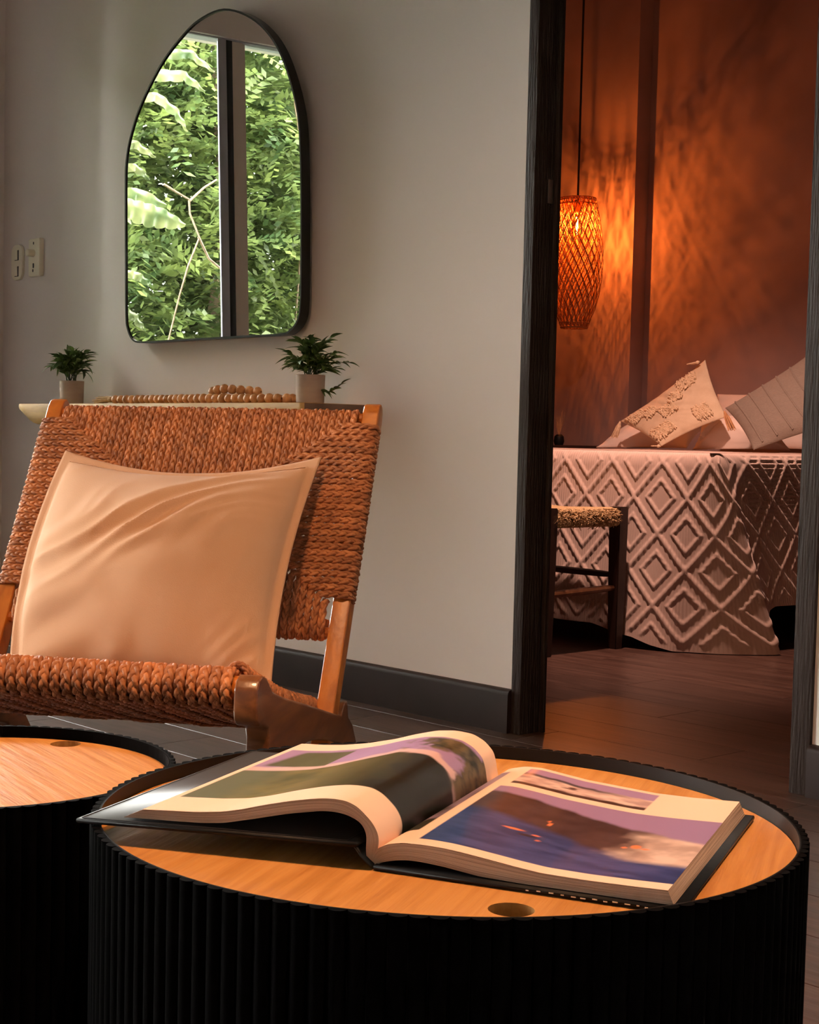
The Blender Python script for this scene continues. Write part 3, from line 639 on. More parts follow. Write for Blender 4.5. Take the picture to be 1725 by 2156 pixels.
# ---------------------------------------------------------------- fluted tables
def drum_table(name, cx, cy, R, ztop, hole, label, rot, grain):
    t = empty(name, (cx, cy, 0), rot, label, 'coffee table', 'fluted drum tables')
    n = int(round(2*PI*R/.0142)); ri = R*.972; rs = R-.0065
    b = MB(); b.lathe([(ri, .01), (rs, .01), (rs, ztop), (ri, ztop), (ri, .01)], 160); b.obj('shell', M['black'], t, angle=.5)
    w = PI*R/n*.96; pr = []
    for k in range(7):
        a = PI*k/6; pr.append((.0062*math.sin(a)*1.0, w*math.cos(a)))
    pr = [(-.001, w)]+pr+[(-.001, -w)]
    me = MB().prism([(rs+p, q) for p, q in pr], .004, ztop, 'z').mesh('slat', M['slatblack'], angle=.5)
    for k in range(n):
        o = link(bpy.data.objects.new('slat', me), t); o.rotation_euler = (0, 0, 2*PI*k/n)
    zt = ztop-.0128
    # lid with a finger hole
    bm = bmesh.new(); rl = ri-.0008; hr = .0166; hx, hy = hole
    for z in (zt, zt-.016):
        vo = [bm.verts.new((rl*math.cos(2*PI*k/96), rl*math.sin(2*PI*k/96), z)) for k in range(96)]
        vh = [bm.verts.new((hx+hr*math.cos(2*PI*k/24), hy+hr*math.sin(2*PI*k/24), z)) for k in range(24)]
        es = [bm.edges.new((vo[k], vo[(k+1) % 96])) for k in range(96)]+[bm.edges.new((vh[k], vh[(k+1) % 24])) for k in range(24)]
        bmesh.ops.triangle_fill(bm, use_beauty=True, use_dissolve=False, edges=es)
        if z == zt: a1, h1 = vo, vh
        else:
            for k in range(96): bm.faces.new((a1[k], a1[(k+1) % 96], vo[(k+1) % 96], vo[k]))
            for k in range(24): bm.faces.new((h1[k], h1[(k+1) % 24], vh[(k+1) % 24], vh[k]))
    bmesh.ops.recalc_face_normals(bm, faces=bm.faces[:])
    me = bpy.data.meshes.new('lid'); bm.to_mesh(me); bm.free(); me.materials.append(M['oak']); lid = link(bpy.data.objects.new('lid', me), t); 
    lid.rotation_euler = (0, 0, 0)
    b = MB(); b.lathe([(0, .012), (ri, .012), (ri, .02), (0, .02)], 48); b.obj('base', M['black'], t)
    return t
T1 = (-.9138, .9287, .3000, .4332); T2 = (-1.3336, .7492, .1983, .4198)
def hole_local(T, wx, wy, rot):
    dx, dy = wx-T[0], wy-T[1]; c, s = math.cos(-rot), math.sin(-rot); return (c*dx-s*dy, s*dx+c*dy)
r1 = math.radians(-62); r2 = math.radians(-10)
drum_table('drum_table', T1[0], T1[1], T1[2], T1[3], hole_local(T1, -.7176, .7985, r1), 'large round black fluted coffee table with oak top under the open book', r1, 0)
# keep the two drums just apart
d = math.hypot(T1[0]-T2[0], T1[1]-T2[1])-(T1[2]+T2[2]); ux, uy = (T2[0]-T1[0]), (T2[1]-T1[1]); l_ = math.hypot(ux, uy); push = max(0, .003-d)
T2 = (T2[0]+ux/l_*push, T2[1]+uy/l_*push, T2[2], T2[3])
drum_table('drum_table', T2[0], T2[1], T2[2], T2[3], hole_local(T2, -1.4566, .884, r2), 'smaller black fluted drum table with oak top, left of the large one', r2, 0)

# ---------------------------------------------------------------- open book
S0 = np.array([-.8532, .7906, .4208]); dl = np.array([-.845, -.534, 0]); dr = np.array([.913, .408, 0]); e2 = np.array([-.415, .91, 0]); DEP = .295; UZ = np.array([0, 0, 1.])
book = empty('open_book', tuple(S0), 0, 'large hardcover photo book lying open with surfing photographs on the table', 'book')
NLt = [(0, .0035), (-.0022, .0105), (-.0036, .0165), (-.0042, .0225), (-.0025, .0285), (.0015, .0349), (.0077, .0410), (.0135, .0461), (.0216, .0498), (.032, .0508), (.0424, .0503), (.0528, .0488), (.0644, .0467), (.0703, .0455), (.0892, .0411), (.1083, .0358), (.1247, .0325), (.1472, .0303), (.1718, .0293), (.1923, .0284)]
NLb = [(.0035, .0015), (.0058, .008), (.0062, .015), (.0058, .021), (.0058, .0256), (.0087, .032), (.0133, .0361), (.0226, .0397), (.0318, .0411), (.0422, .0408), (.0642, .0371), (.0701, .036), (.0986, .0293), (.1226, .0240), (.1421, .0222), (.1668, .0216), (.1917, .0212), (.2088, .0209)]
FLt = [(-.004, .0035), (-.0028, .012), (-.001, .0195), (.0003, .0278), (.003, .0372), (.0115, .0461), (.0226, .0521), (.0392, .0542), (.0573, .0529), (.0781, .0479), (.0991, .0415), (.1275, .0352), (.149, .0322), (.1707, .0305), (.1926, .0300)]
NRt = [(0, .0035), (-.001, .0085), (.0022, .0150), (.0115, .0200), (.0232, .0225), (.0408, .0231), (.0581, .0226), (.0753, .0210), (.0922, .0190), (.1117, .0165), (.1334, .0142), (.1675, .0136), (.2007, .0140), (.2267, .0146)]
NRb = [(.001, .0012), (.0059, .0052), (.0177, .0085), (.0294, .0101), (.0411, .0100), (.0585, .0088), (.085, .0055), (.1163, .0046), (.1679, .0046), (.2011, .0046), (.2311, .0048)]
FRt = [(0, .0045), (.004, .0139), (.0114, .0219), (.0291, .0261), (.0449, .0264), (.0889, .0200), (.1523, .0150), (.1833, .0148), (.2260, .0160)]
def rsp(prof, n):
    p = np.array(prof, float); s = np.r_[0, np.cumsum(np.hypot(*np.diff(p, axis=0).T))]
    for _ in range(1):
        q = np.linspace(0, s[-1], n)
        out = np.stack([np.interp(q, s, p[:, 0]), np.interp(q, s, p[:, 1])], 1)
    k = 2 if n > 60 else 0       # soften kinks
    for _ in range(k*max(1, n//40)):
        out[1:-1] = .25*out[:-2]+.5*out[1:-1]+.25*out[2:]
    return out
def page_block(side, nt, nbm, ft, fb, d, colfn, NU=150, NV=170):
    tn, tf = rsp(nt, NU), rsp(ft, NU); bn, bf = rsp(nbm, NU), rsp(fb, NU)
    bb_ = np.linspace(0, 1, NV)
    top = tn[:, None]*(1-bb_)[None, :, None]+tf[:, None]*bb_[None, :, None]
    P3 = d*top[..., :1]+e2*(bb_*DEP)[None, :, None]+UZ*top[..., 1:]
    arc = np.r_[0, np.cumsum(np.hypot(*np.diff(tn, axis=0).T))]
    col = colfn(arc, bb_*DEP, NU, NV)
    F = grid_faces(NU, NV)
    if side < 0: F = F[:, ::-1]
    o = mesh_np('page', P3.reshape(-1, 3)+UZ*.0003, F, M['page'], book, col=col.reshape(-1, 4))
    o['label'] = 'open left page with coastal landscape photograph' if side < 0 else 'open right page with two surfing photographs'
    # block body under the page
    nk = 8; k = np.linspace(0, 1, nk)
    capn = tn[:, None]*(1-k)[None, :, None]+bn[:, None]*k[None, :, None]; capf = tf[:, None]*(1-k)[None, :, None]+bf[:, None]*k[None, :, None]
    def lift(c, b_): return d*c[..., :1]+e2*(b_*DEP)+UZ*c[..., 1:]
    Vn = lift(capn, 0.0).reshape(-1, 3); Vf = lift(capf, 1.0).reshape(-1, 3)
    uvn = np.stack(np.broadcast_arrays(arc[:, None]*4, k[None]), -1).reshape(-1, 2)
    G = grid_faces(NU, nk); Vs = [Vn, Vf]; UV = [uvn, uvn]; Fs = [G, G[:, ::-1]+len(Vn)]; base = len(Vn)*2
    # fore edge, and underside
    fe = np.stack([lift(capn[-1], 0.)*(1-t)+lift(capf[-1], 1.)*t for t in np.linspace(0, 1, 12)], 0)
    Vs.append(fe.reshape(-1, 3)); UV.append(np.stack(np.broadcast_arrays(np.linspace(0, 1.2, 12)[:, None], k[None]), -1).reshape(-1, 2)); Fs.append(grid_faces(12, nk)+base); base += 12*nk
    us = np.stack([lift(capn[:, -1], 0.)*(1-t)+lift(capf[:, -1], 1.)*t for t in np.linspace(0, 1, 12)], 0)
    Vs.append(us.reshape(-1, 3)); UV.append(np.zeros((12*NU, 2))); Fs.append(grid_faces(12, NU)+base)
    o = mesh_np('page_block', np.concatenate(Vs), np.concatenate(Fs), M['edges'], book, uv=np.concatenate(UV), angle=1.0)
    return o
def nz(x, y, s, seed, oct_=3):
    """cheap vectorised value noise"""
    out = np.zeros_like(x); amp = 1
    for o in range(oct_):
        g = np.random.default_rng(seed+o).random((64, 64)); fx, fy = x*s*2**o, y*s*2**o
        ix, iy = np.floor(fx).astype(int), np.floor(fy).astype(int); tx, ty = fx-ix, fy-iy; tx = tx*tx*(3-2*tx); ty = ty*ty*(3-2*ty)
        a_, b_, c_, d_ = g[ix % 64, iy % 64], g[(ix+1) % 64, iy % 64], g[ix % 64, (iy+1) % 64], g[(ix+1) % 64, (iy+1) % 64]
        out += amp*((a_*(1-tx)+b_*tx)*(1-ty)+(c_*(1-tx)+d_*tx)*ty-.5); amp *= .5
    return out
PAPER = np.array([.87, .65, .52]); MAUVE = np.array([.30, .195, .37])
def mix(a_, b_, t): t = np.clip(t, 0, 1)[..., None]; return a_*(1-t)+b_*t
def right_print(arc, bd, NU, NV):
    X, Y = np.meshgrid(arc, bd, indexing='ij'); Y = Y/ DEP*.295
    c = np.broadcast_to(PAPER, (NU, NV, 3)).copy()
    # strip photo on the page below the fold, next to the gutter
    g = (X < .030) & (Y > .045) & (Y < .275)
    gc = mix(np.array([.035, .032, .022]), np.array([.30, .22, .33]), (nz(X, Y, 22, 40)+.9*(Y-.15)/.12)*2+.35); c = np.where(g[..., None], gc, c)
    # big wave photograph
    x0, x1, y0, y1 = .042, 1., .016, .212
    m = (X > x0) & (Y > y0) & (Y < y1); u = (X-x0)/.20; v = (Y-y0)/(y1-y0)
    sea = mix(np.array([.006, .034, .15]), np.array([.04, .07, .24]), .5+nz(X*.35+Y*.2, Y, 120, 3)*1.3)
    crest = .93-.32*np.clip(u, 0, 1)**1.4+.03*nz(X, Y*0, 60, 7); foot = .56-.30*np.clip(u*1.3, 0, 1)+.04*nz(X, Y*0, 25, 8)
    wave = mix(np.array([.022, .014, .022]), np.array([.060, .038, .048]), .5+nz(X, Y, 70, 11))
    col = mix(sea, wave, (v-foot)/.07); foam = mix(np.array([.42, .30, .27]), np.array([.70, .55, .50]), .5+nz(X, Y, 60, 13)*1.4)
    ff = np.clip((u-.66)/.16+nz(X, Y, 50, 14)*.8, 0, 1)*np.clip((v-.24+.02)/.06, 0, 1)*np.clip((.74-v)/.12, 0, 1); col = mix(col, foam, ff)
    col = mix(col, MAUVE, (v-crest+.04)/.035)
    for (px, py, rx, ry, kk) in ((.36, .56, .010, .028, 1), (.345, .60, .006, .02, .8), (.26, .385, .05, .014, 1), (.36, .36, .02, .012, .8), (.385, .30, .012, .012, .7), (.74, .46, .022, .03, 1.2), (.70, .43, .012, .015, 1.), (.78, .44, .02, .014, .8)):
        q = ((u-px)/rx)**2+((v-py)/ry)**2; col = mix(col, np.array([.85, .22, .08]), (1.25-q)*kk)
    q = ((u-.33)/.05)**2+((v-.335)/.02)**2; col = mix(col, np.array([.02, .015, .02]), (1.2-q)*.8)
    c = np.where(m[..., None], col, c)
    # small photograph above
    x0, x1, y0, y1 = .046, .168, .226, .288; m = (X > x0) & (X < x1) & (Y > y0) & (Y < y1); u = (X-x0)/(x1-x0); v = (Y-y0)/(y1-y0)
    foam = mix(np.array([.40, .26, .26]), np.array([.72, .55, .52]), .5+nz(X*.6, Y, 110, 21)*1.6)
    col = mix(foam, np.array([.055, .03, .03]), (.17-v+.05*nz(X, Y, 80, 22))/.05)
    top = .60-.15*u+.05*nz(X, Y*0, 90, 23); col = mix(col, np.array([.07, .06, .09]), np.clip((v-top)/.05, 0, 1)*np.clip((.85-u)/.3, 0, 1)); col = mix(col, MAUVE*1.15, (v-top-.12)/.04)
    col = mix(col, np.array([.75, .36, .28]), np.clip(1-abs(u-.06+.02*v)/.05, 0, 1)*.7*(v > .5))
    q = ((u-.42)/.035)**2+((v-.42)/.05)**2; col = mix(col, np.array([.05, .02, .02]), 1.3-q); q = ((u-.40)/.07)**2+((v-.36)/.025)**2; col = mix(col, np.array([.07, .03, .03]), 1.2-q)
    c = np.where(m[..., None], col, c)
    # caption, too small to read
    return np.concatenate([c, np.ones((NU, NV, 1))], -1)
def left_print(arc, bd, NU, NV):
    X, Y = np.meshgrid(arc, bd, indexing='ij'); L = arc[-1]
    c = np.broadcast_to(PAPER, (NU, NV, 3)).copy(); x1 = L-.006; y0, y1 = .050, .262
    m = (X < x1) & (Y > y0) & (Y < y1); u = X/x1; v = (Y-y0)/(y1-y0)
    n1 = nz(X, Y, 45, 61); n2 = nz(X, Y, 120, 62)
    hill = mix(np.array([.055, .060, .022]), np.array([.20, .165, .050]), .5+n1*1.2); hill = mix(hill, np.array([.018, .017, .012]), (.62-u)/.35+n1*.6)
    hill = mix(hill, np.array([.11, .125, .085]), (u-.70)/.2+n2*.3)
    ridge = .64-.34*np.abs(u-.40)**1.0+.05*n1; ridge = np.where(u > .62, .56-.10*(u-.62), ridge); ridge = np.where(u < .30, ridge+(.30-u)*.2, ridge)
    col = mix(hill, np.array([.62, .43, .44]), (v-ridge)/.02)             # pale mist band above the hill
    col = mix(col, MAUVE*1.12, (v-ridge-.075-.03*n1)/.03)
    far = (u > .70)*1.; col = mix(col, np.array([.085, .09, .05]), far*np.clip((v-.60-(u-.70)*.1)/.03, 0, 1)*np.clip(((.97)-v)/.03, 0, 1)*np.clip((.93-u+.15*(1-v))/.03, 0, 1))
    tr = np.clip((.42-u)/.05+n2*2.2+n1*1.2, 0, 1)*np.clip((v-.80+(u*.15))/.05+n2*1.3, 0, 1)*np.clip((.99-v)/.02+n2, 0, 1)
    tr = np.maximum(tr, np.clip((.16-u)/.03+n2*1.5, 0, 1)*np.clip((v-.55)/.06, 0, 1)); col = mix(col, mix(np.array([.02, .022, .012]), np.array([.15, .11, .05]), .5+n2*1.3), tr)
    c = np.where(m[..., None], col, c); return np.concatenate([c, np.ones((NU, NV, 1))], -1)
FLb = [(x+(.004 if i < 3 else .002), max(z-.0105, .0008 if i == 0 else .006)) for i, (x, z) in enumerate(FLt)]; FLb[-1] = (.2088, .0209); FLb[-2] = (.19, .0212); FLb[-3] = (.17, .0214); FLb[-4] = (.145, .0222)
FRb = [(.001, .0015), (.006, .006), (.0177, .0100), (.0294, .0120), (.045, .0120), (.0889, .0065), (.1523, .0047), (.1833, .0046), (.2311, .0048)]
page_block(-1, NLt, NLb, FLt, FLb, dl, left_print)
page_block(1, NRt, NRb, FRt, FRb, dr, right_print)
def board(name, d, prof, th, m, y0=-.006, y1=DEP+.006):
    """thin board following prof (x, top height) along d"""
    n = len(prof); V = []
    for x, z in prof:
        for yy, zz in ((y0, z), (y1, z), (y1, z-th), (y0, z-th)): V.append(d*x+e2*yy+UZ*zz)
    F = grid_faces(n, 4, False, True).tolist(); o = mesh_np(name, np.array(V), np.array(F), m, book, sm=False)
    bm = bmesh.new(); bm.from_mesh(o.data); bmesh.ops.holes_fill(bm, edges=bm.edges[:]); bmesh.ops.recalc_face_normals(bm, faces=bm.faces[:]); bmesh.ops.bevel(bm, geom=[e for e in bm.edges if e.calc_face_angle(0) > 1.0], offset=.0006, segments=2, affect='EDGES'); bm.to_mesh(o.data); bm.free(); return o
board('cover', dl, [(.0115, .0198), (.12, .0192), (.2470, .0178)], .0036, M['cover'])
board('cover', dr, [(.002, .0040), (.12, .0040), (.2385, .0042)], .0034, M['cover'])
board('endpaper', dl, [(.020, .0202), (.12, .0197), (.2440, .0183)], .0003, M['endpaper'], -.003, DEP+.003)['label'] = 'glossy dark endpaper inside the cover'
board('spine', dl, [(.0135, .0188), (.0080, .0110), (-.0010, .0036)], .0026, M['cover'])

for k in range(16):     # pale flecks set along the lower edge of the right cover
    a_ = .125+.008*k+random.uniform(0, .003); p = dr*a_+e2*(-.0063)+UZ*random.uniform(.0020, .0030); b = MB(); w_ = random.uniform(.0006, .0022)
    b.box(tuple(-Vector((w_, .0002, .0004))), tuple(Vector((w_, .0002, .0004))), rot=Matrix.Rotation(math.atan2(.408, .913), 3, 'Z')); o = b.obj('pale_fleck', M['page_white'], book); o.location = Vector(p)
# ---------------------------------------------------------------- bed
BX0, BX1, BY0, BY1, BZ = -4.97, -3.24, 4.61, 6.44, .700
bed = empty('bed', (-4.1, 5.5, 0), label='low double bed against the bedroom back wall, under the quilted bedspread', cat='bed')
b = MB(); b.box((BX0+4.1, BY0-5.5, .34), (BX1+4.1, BY1-5.5, BZ), .04, seg=4); b.obj('mattress', M['sheet'], bed)
b = MB(); b.box((BX0+4.12, BY0-5.48, .22), (BX1+4.08, BY1-5.5, .339), .006); b.obj('bed_base', M['darkwood'], bed)
for lx in (BX0+.10, BX1-.10):
    for ly in (BY0+.10, BY1-.10):
        b = MB(); b.box((lx+4.1-.035, ly-5.5-.035, 0), (lx+4.1+.035, ly-5.5+.035, .22), .004); b.obj('leg', M['darkwood'], bed)
# bedspread
TOPZ = .722
stations = []   # (top x,y, bottom x,y,z, lean)
for x in np.arange(-4.985, -3.70, .0045): stations.append((x, 4.560, x, 4.520+.012*math.sin(x*9), .079+.006*math.sin(x*7)))
def sample(st_, n):
    out = []
    for i in range(len(st_)-1):
        a_, b_ = np.array(st_[i]), np.array(st_[i+1]); m_ = n[i]
        for k in range(m_): out.append(tuple(a_+(b_-a_)*k/m_))
    out.append(tuple(st_[-1])); return out
key = [stations[-1], (-3.57, 4.560, -3.575, 4.505, .052), (-3.50, 4.560, -3.50, 4.515, .044), (-3.42, 4.560, -3.425, 4.525, .020), (-3.33, 4.560, -3.345, 4.540, .004), (-3.235, 4.562, -3.215, 4.640, .003), (-3.200, 4.575, -3.150, 4.725, .003), (-3.188, 4.600, -3.074, 4.832, .003),
       (-3.186, 4.630, -3.135, 4.840, .05), (-3.184, 4.70, -3.150, 4.87, .150), (-3.184, 4.80, -3.155, 4.92, .164), (-3.184, 6.40, -3.160, 6.40, .166)]
stations = stations[:-1]+sample(key, [28, 16, 18, 20, 22, 12, 16, 6, 10, 20, 300])
stt = np.array(stations)
# smooth station curves a little
for _ in range(6): stt[1:-1] = .25*stt[:-2]+.5*stt[1:-1]+.25*stt[2:]
midb = (stt[:, 2:4]+stt[:, 0:2])/2; u = np.r_[0, np.cumsum(np.hypot(*np.diff(midb, axis=0).T))]
NVv = 170; t = np.linspace(0, 1, NVv); nst = len(stt)
edge = .055; P3 = np.zeros((nst, NVv, 3)); Hh = np.zeros((nst, NVv))
outw = np.zeros((nst, 2)); tg = np.gradient(midb, axis=0); tg /= np.linalg.norm(tg, axis=1)[:, None]; outw[:, 0] = tg[:, 1]; outw[:, 1] = -tg[:, 0]
for i in range(nst):
    tx, ty, bx, by, bz = stt[i]; L = TOPZ-bz; h = t*(L+.03)-.03
    # h<0 : on the top, h>0 : hanging
    z = np.where(h < 0, TOPZ, TOPZ-h); inn = np.where(h < 0, h-edge*.45, 0)
    rr = np.clip(h/edge, 0, 1); rnd_ = np.where(h < 0, 0, edge*.45*(1-np.sqrt(np.clip(1-(1-rr)**2, 0, 1)))) ; 
    f = np.clip(h/L, 0, 1)**1.12
    fold = .010*np.sin(u[i]*17+1.3)*np.clip(h/L, 0, 1)
    P3[i, :, 0] = tx+(bx-tx)*f+outw[i, 0]*(inn-rnd_+fold); P3[i, :, 1] = ty+(by-ty)*f+outw[i, 1]*(inn-rnd_+fold); P3[i, :, 2] = z-np.where(h > 0, .0, 0)
    Hh[i] = h
Uu = np.broadcast_to(u[:, None], Hh.shape)
def tri(x): return np.abs((x % 1)-.5)*2       # 0 at .5, 1 at integers
u0 = u[np.argmin(abs(stt[:, 0]+3.20))]
la = (Hh+1.15*(Uu-u0))/.262+.12; lb = (Hh-1.15*(Uu-u0))/.262+.62
def ridge(dist, wd): return np.sqrt(np.clip(1-(dist/wd)**2, 0, 1))
wd = .0098; k_ = .262/math.sqrt(1+1.15**2)
da = np.minimum(la % 1, 1-la % 1)*k_; db = np.minimum(lb % 1, 1-lb % 1)*k_
fa, fb = la % 1-.5, lb % 1-.5; sq = np.abs(np.maximum(abs(fa), abs(fb))-.245)*k_
ala = (Uu-1.15*Hh)/1.524; alb = (Uu+1.15*Hh)/1.524; TW = 2*PI/.030
sa = ((la+.5) % 1-.5)*k_; sb_ = ((lb+.5) % 1-.5)*k_
tw = 1+.26*np.sin((ala+1.3*sa)*TW); tw2 = 1+.26*np.sin((alb-1.3*sb_)*TW)
tsq = np.where(abs(fa) >= abs(fb), 1+.14*np.sin((ala+1.3*np.abs(fa)*k_)*TW), 1+.14*np.sin((alb-1.3*np.abs(fb)*k_)*TW))
on_a = ((np.floor(lb) % 3) != 1); on_b = ((np.floor(la) % 3) != 0)
hgt = np.maximum.reduce([ridge(da, wd)*tw, ridge(db, wd)*tw2, ridge(sq, wd*.8)*tsq*.85])
fade = np.clip((Hh-.004)/.03, 0, 1)*np.clip((TOPZ-stt[:, 4][:, None]-Hh-.015)/.02, 0, 1)
disp = hgt*.0052*fade
iside = (stt[:, 1] > 4.70)[:, None]; disp += np.where(iside & (Hh > .006) & (hgt < .2), .0028*np.sin(Hh*2*PI/.0165)*np.clip((.30-Hh)/.1, 0, 1), 0)
nrm = np.cross(np.gradient(P3, axis=1), np.gradient(P3, axis=0)); nrm /= np.linalg.norm(nrm, axis=2)[..., None]+1e-9
sgn = np.sign((nrm[10, 80, :2]*outw[10]).sum()); P3d = P3+nrm*sgn*(disp)[..., None]; P3d[..., 2] = np.maximum(P3d[..., 2], .002)
V = P3d.reshape(-1, 3); UVq = np.stack([Uu, Hh], -1).reshape(-1, 2); F = grid_faces(nst, NVv)
# top sheet
gx = np.linspace(-4.985, -3.19, 60); gy = np.linspace(4.55, 6.42, 60); GX, GY = np.meshgrid(gx, gy, indexing='ij')
GZ = TOPZ+.0008+.003*np.sin(GX*6)*np.sin(GY*5)*np.clip((GY-4.65)/.2, 0, 1)*np.clip((-3.3-GX)/.2, 0, 1)
V2 = np.stack([np.minimum(GX, -3.222), np.maximum(GY, 4.600), GZ], -1).reshape(-1, 3)
Vt = np.concatenate([V, V2])-np.array([-4.1, 5.5, .70]); Ft = np.concatenate([F, grid_faces(60, 60)+len(V)]); UVt = np.concatenate([UVq, np.zeros((3600, 2))])
o = mesh_np('bedspread', Vt, Ft, M['quilt'], uv=UVt); o.location = (-4.1, 5.5, .70)
tag(o, 'pinkish cream quilted bedspread with rope-like diamond pattern hanging to the floor', 'bedspread')

# pillows on the bed
def wpillow(name, c, thick, m, label, cat='pillow', **kw):
    ce = np.mean(np.array(c), axis=0); ce[2] = min(p[2] for p in c); ob, Pm, N0, Fr = cushion(name, [np.array(p)-ce for p in c], thick, m, **kw); ob.location = ce; tag(ob, label, cat); return ob, Pm, N0, Fr, ce
wpillow('pillow', [(-4.89, 6.24, .845), (-4.40, 6.26, .88), (-4.40, 6.04, .735), (-4.93, 6.02, .728)], .07, M['sheet'], 'white pillow behind the beige tufted cushion, left', seed=21, flange=.006, sag=(.02, .02, .01, .02), nu=40, nv=30)
wpillow('pillow', [(-4.46, 6.36, 1.00), (-3.75, 6.36, 1.01), (-3.72, 6.27, .735), (-4.46, 6.27, .735)], .05, M['sheet'], 'white pillow standing at the wall behind the other pillows', seed=22, flange=.006, sag=(.01, .02, .01, .02), nu=40, nv=30)
wpillow('pillow', [(-4.40, 6.16, .855), (-4.02, 6.12, .93), (-3.80, 5.98, .735), (-4.35, 6.02, .728)], .06, M['sheet'], 'crumpled white pillow lying between the tufted and the grey cushion', seed=23, flange=.006, sag=(.02, .02, .01, .02), nu=40, nv=30, wr=.008)
tc = [(-4.275, 5.99, 1.145), (-4.085, 5.90, .880), (-4.366, 5.80, .742), (-4.712, 5.93, .856)]
ob, Pm, N0, Fr, ce = wpillow('cushion', tc, .045, M['tuft'], 'beige square cushion standing on its corner with shaggy tufted diamonds and tassels', seed=31, flange=.006, sag=(.012, .012, .010, .012), nu=50, nv=50, cat='cushion')
nf, mf = Fr.shape[:2]
def tuft_patch(u0, v0, w, h):
    b = MB()
    for k in range(170):
        a_, c_ = u0+random.uniform(-w, w), v0+random.uniform(-h, h); i = int(np.clip(a_, .06, .94)*(nf-1)); j = int(np.clip(c_, .06, .94)*(mf-1)); p = Fr[i, j]
        d_ = (Fr[min(nf-1, i+2), j]-Fr[i, j]); d_ = d_/np.linalg.norm(d_)*random.uniform(.008, .02)*random.choice((-1, 1)); e_ = (Fr[i, min(mf-1, j+2)]-Fr[i, j]); e_ = e_/np.linalg.norm(e_)*random.uniform(-.016, .004)
        b.tube([tuple(p), tuple(p+N0*.009+d_*.4+e_*.3), tuple(p+N0*.006+d_+e_)], [.0042, .0046, .0024], 4)
    o = b.obj('tuft', M['tuftyarn'], ob); o['kind'] = 'stuff'
tuft_patch(.80, .30, .08, .08); tuft_patch(.32, .30, .07, .07)
for (a_, c_) in ((.18, .80), (.50, .80), (.82, .80), (.18, .48), (.50, .48), (.82, .46), (.20, .16), (.50, .16), (.80, .16)):
    if (a_, c_) in ((.50, .80), (.18, .48), (.82, .46), (.50, .16)): continue
    tuft_patch(a_, c_, .095, .095)
tuft_patch(.34, .64, .06, .06)
def tassel(p, d, l, m, parent, r=.014):
    b = MB(); p = Vector(p); d = Vector(d).normalized()
    for k in range(26):
        a_ = 2*PI*k/26; q = Vector((math.cos(a_), math.sin(a_), 0))*r*random.uniform(.3, 1.); b.tube([p, p+d*l*.3+q*.6, p+d*l*random.uniform(.85, 1.05)+q], [.002, .003, .0018], 4)
    b.tube([p-d*.002, p+d*l*.16, p+d*l*.3], [.004, .008, .007], 8)
    return b.obj('tassel', m, parent)
tassel(np.array(tc[3])-ce, (-.35, -.05, -.9), .085, M['tuftyarn'], ob, .018)
tassel(np.array(tc[0])-ce+np.array([-.012, -.03, -.01]), (-.8, -.2, -.2), .045, M['tuftyarn'], ob, .016)
tassel(np.array(tc[2])-ce+np.array([0, -.01, .0]), (-.9, -.1, -.02), .04, M['tuftyarn'], ob, .010)
gc = [(-3.69, 5.92, 1.15), (-3.33, 5.70, .87), (-3.737, 5.60, .735), (-4.010, 5.78, .915)]
ob, Pm, N0, Fr, ce = wpillow('cushion', gc, .055, M['greyknit'], 'taupe grey cushion with raised seams and a tan corner tassel, right side of the bed', seed=41, flange=.005, sag=(.010, .012, .012, .012), nu=50, nv=50, cat='cushion')
for c_ in (.14, .30, .46, .62, .78):
    j = int(c_*(Fr.shape[1]-1)); b = MB(); b.tube([tuple(Fr[i, j]+N0*.001) for i in range(1, Fr.shape[0]-1, 2)], .0045, 6); b.obj('piping', M['greyknit'], ob)
tassel(np.array(gc[3])-ce+np.array([.01, -.02, -.015]), (.55, -.2, -.8), .10, M['tan'], ob, .022)

# ---------------------------------------------------------------- stool
SX, SY = -3.77, 4.262
stool = empty('stool', (SX, SY, 0), label='dark wood stool with woven rush seat at the foot of the bed', cat='stool')
for (lx, ly) in ((.235, .195), (.235, -.195), (-.215, .195), (-.215, -.195)):
    b = MB(); s_ = .024; pts = []
    t_ = bmesh.new(); zt = .520
    ks = [(0, .8, 0), (.20, .95, 0), (.45, 1.05, 0), (zt, 1.05, 0)]
    rings = [[t_.verts.new((lx+sx*s_*w, ly+sy*s_*w, z)) for sx, sy in ((-1, -1), (1, -1), (1, 1), (-1, 1))] for z, w, _ in ks]
    for a_, c_ in zip(rings[:-1], rings[1:]):
        for k in range(4): t_.faces.new((a_[k], a_[(k+1) % 4], c_[(k+1) % 4], c_[k]))
    t_.faces.new(rings[0][::-1]); t_.faces.new(rings[-1]); bmesh.ops.bevel(t_, geom=t_.edges[:], offset=.003, segments=2, affect='EDGES'); b.add(t_); b.obj('leg', M['darkwood'], stool)
def rung_(p, q, r=.012, m='rung'): b = MB(); p, q = Vector(p), Vector(q); b.tube([p, p.lerp(q, .15), p.lerp(q, .5), p.lerp(q, .85), q], [r*.7, r, r*1.12, r, r*.7], 10); return b.obj('rung', M[m], stool)
rung_((.235, -.19, .215), (.235, .19, .225)); rung_((-.215, -.19, .215), (-.215, .19, .225), m='darkwood'); rung_((-.21, .195, .27), (.23, .195, .27), m='darkwood'); rung_((-.21, -.195, .27), (.23, -.195, .27), m='darkwood')
for (p, q) in (((.235, -.19, .478), (.235, .19, .478)), ((-.215, -.19, .478), (-.215, .19, .478)), ((-.21, .195, .478), (.23, .195, .478)), ((-.21, -.195, .478), (.23, -.195, .478))): rung_(p, q, .013, 'darkwood')
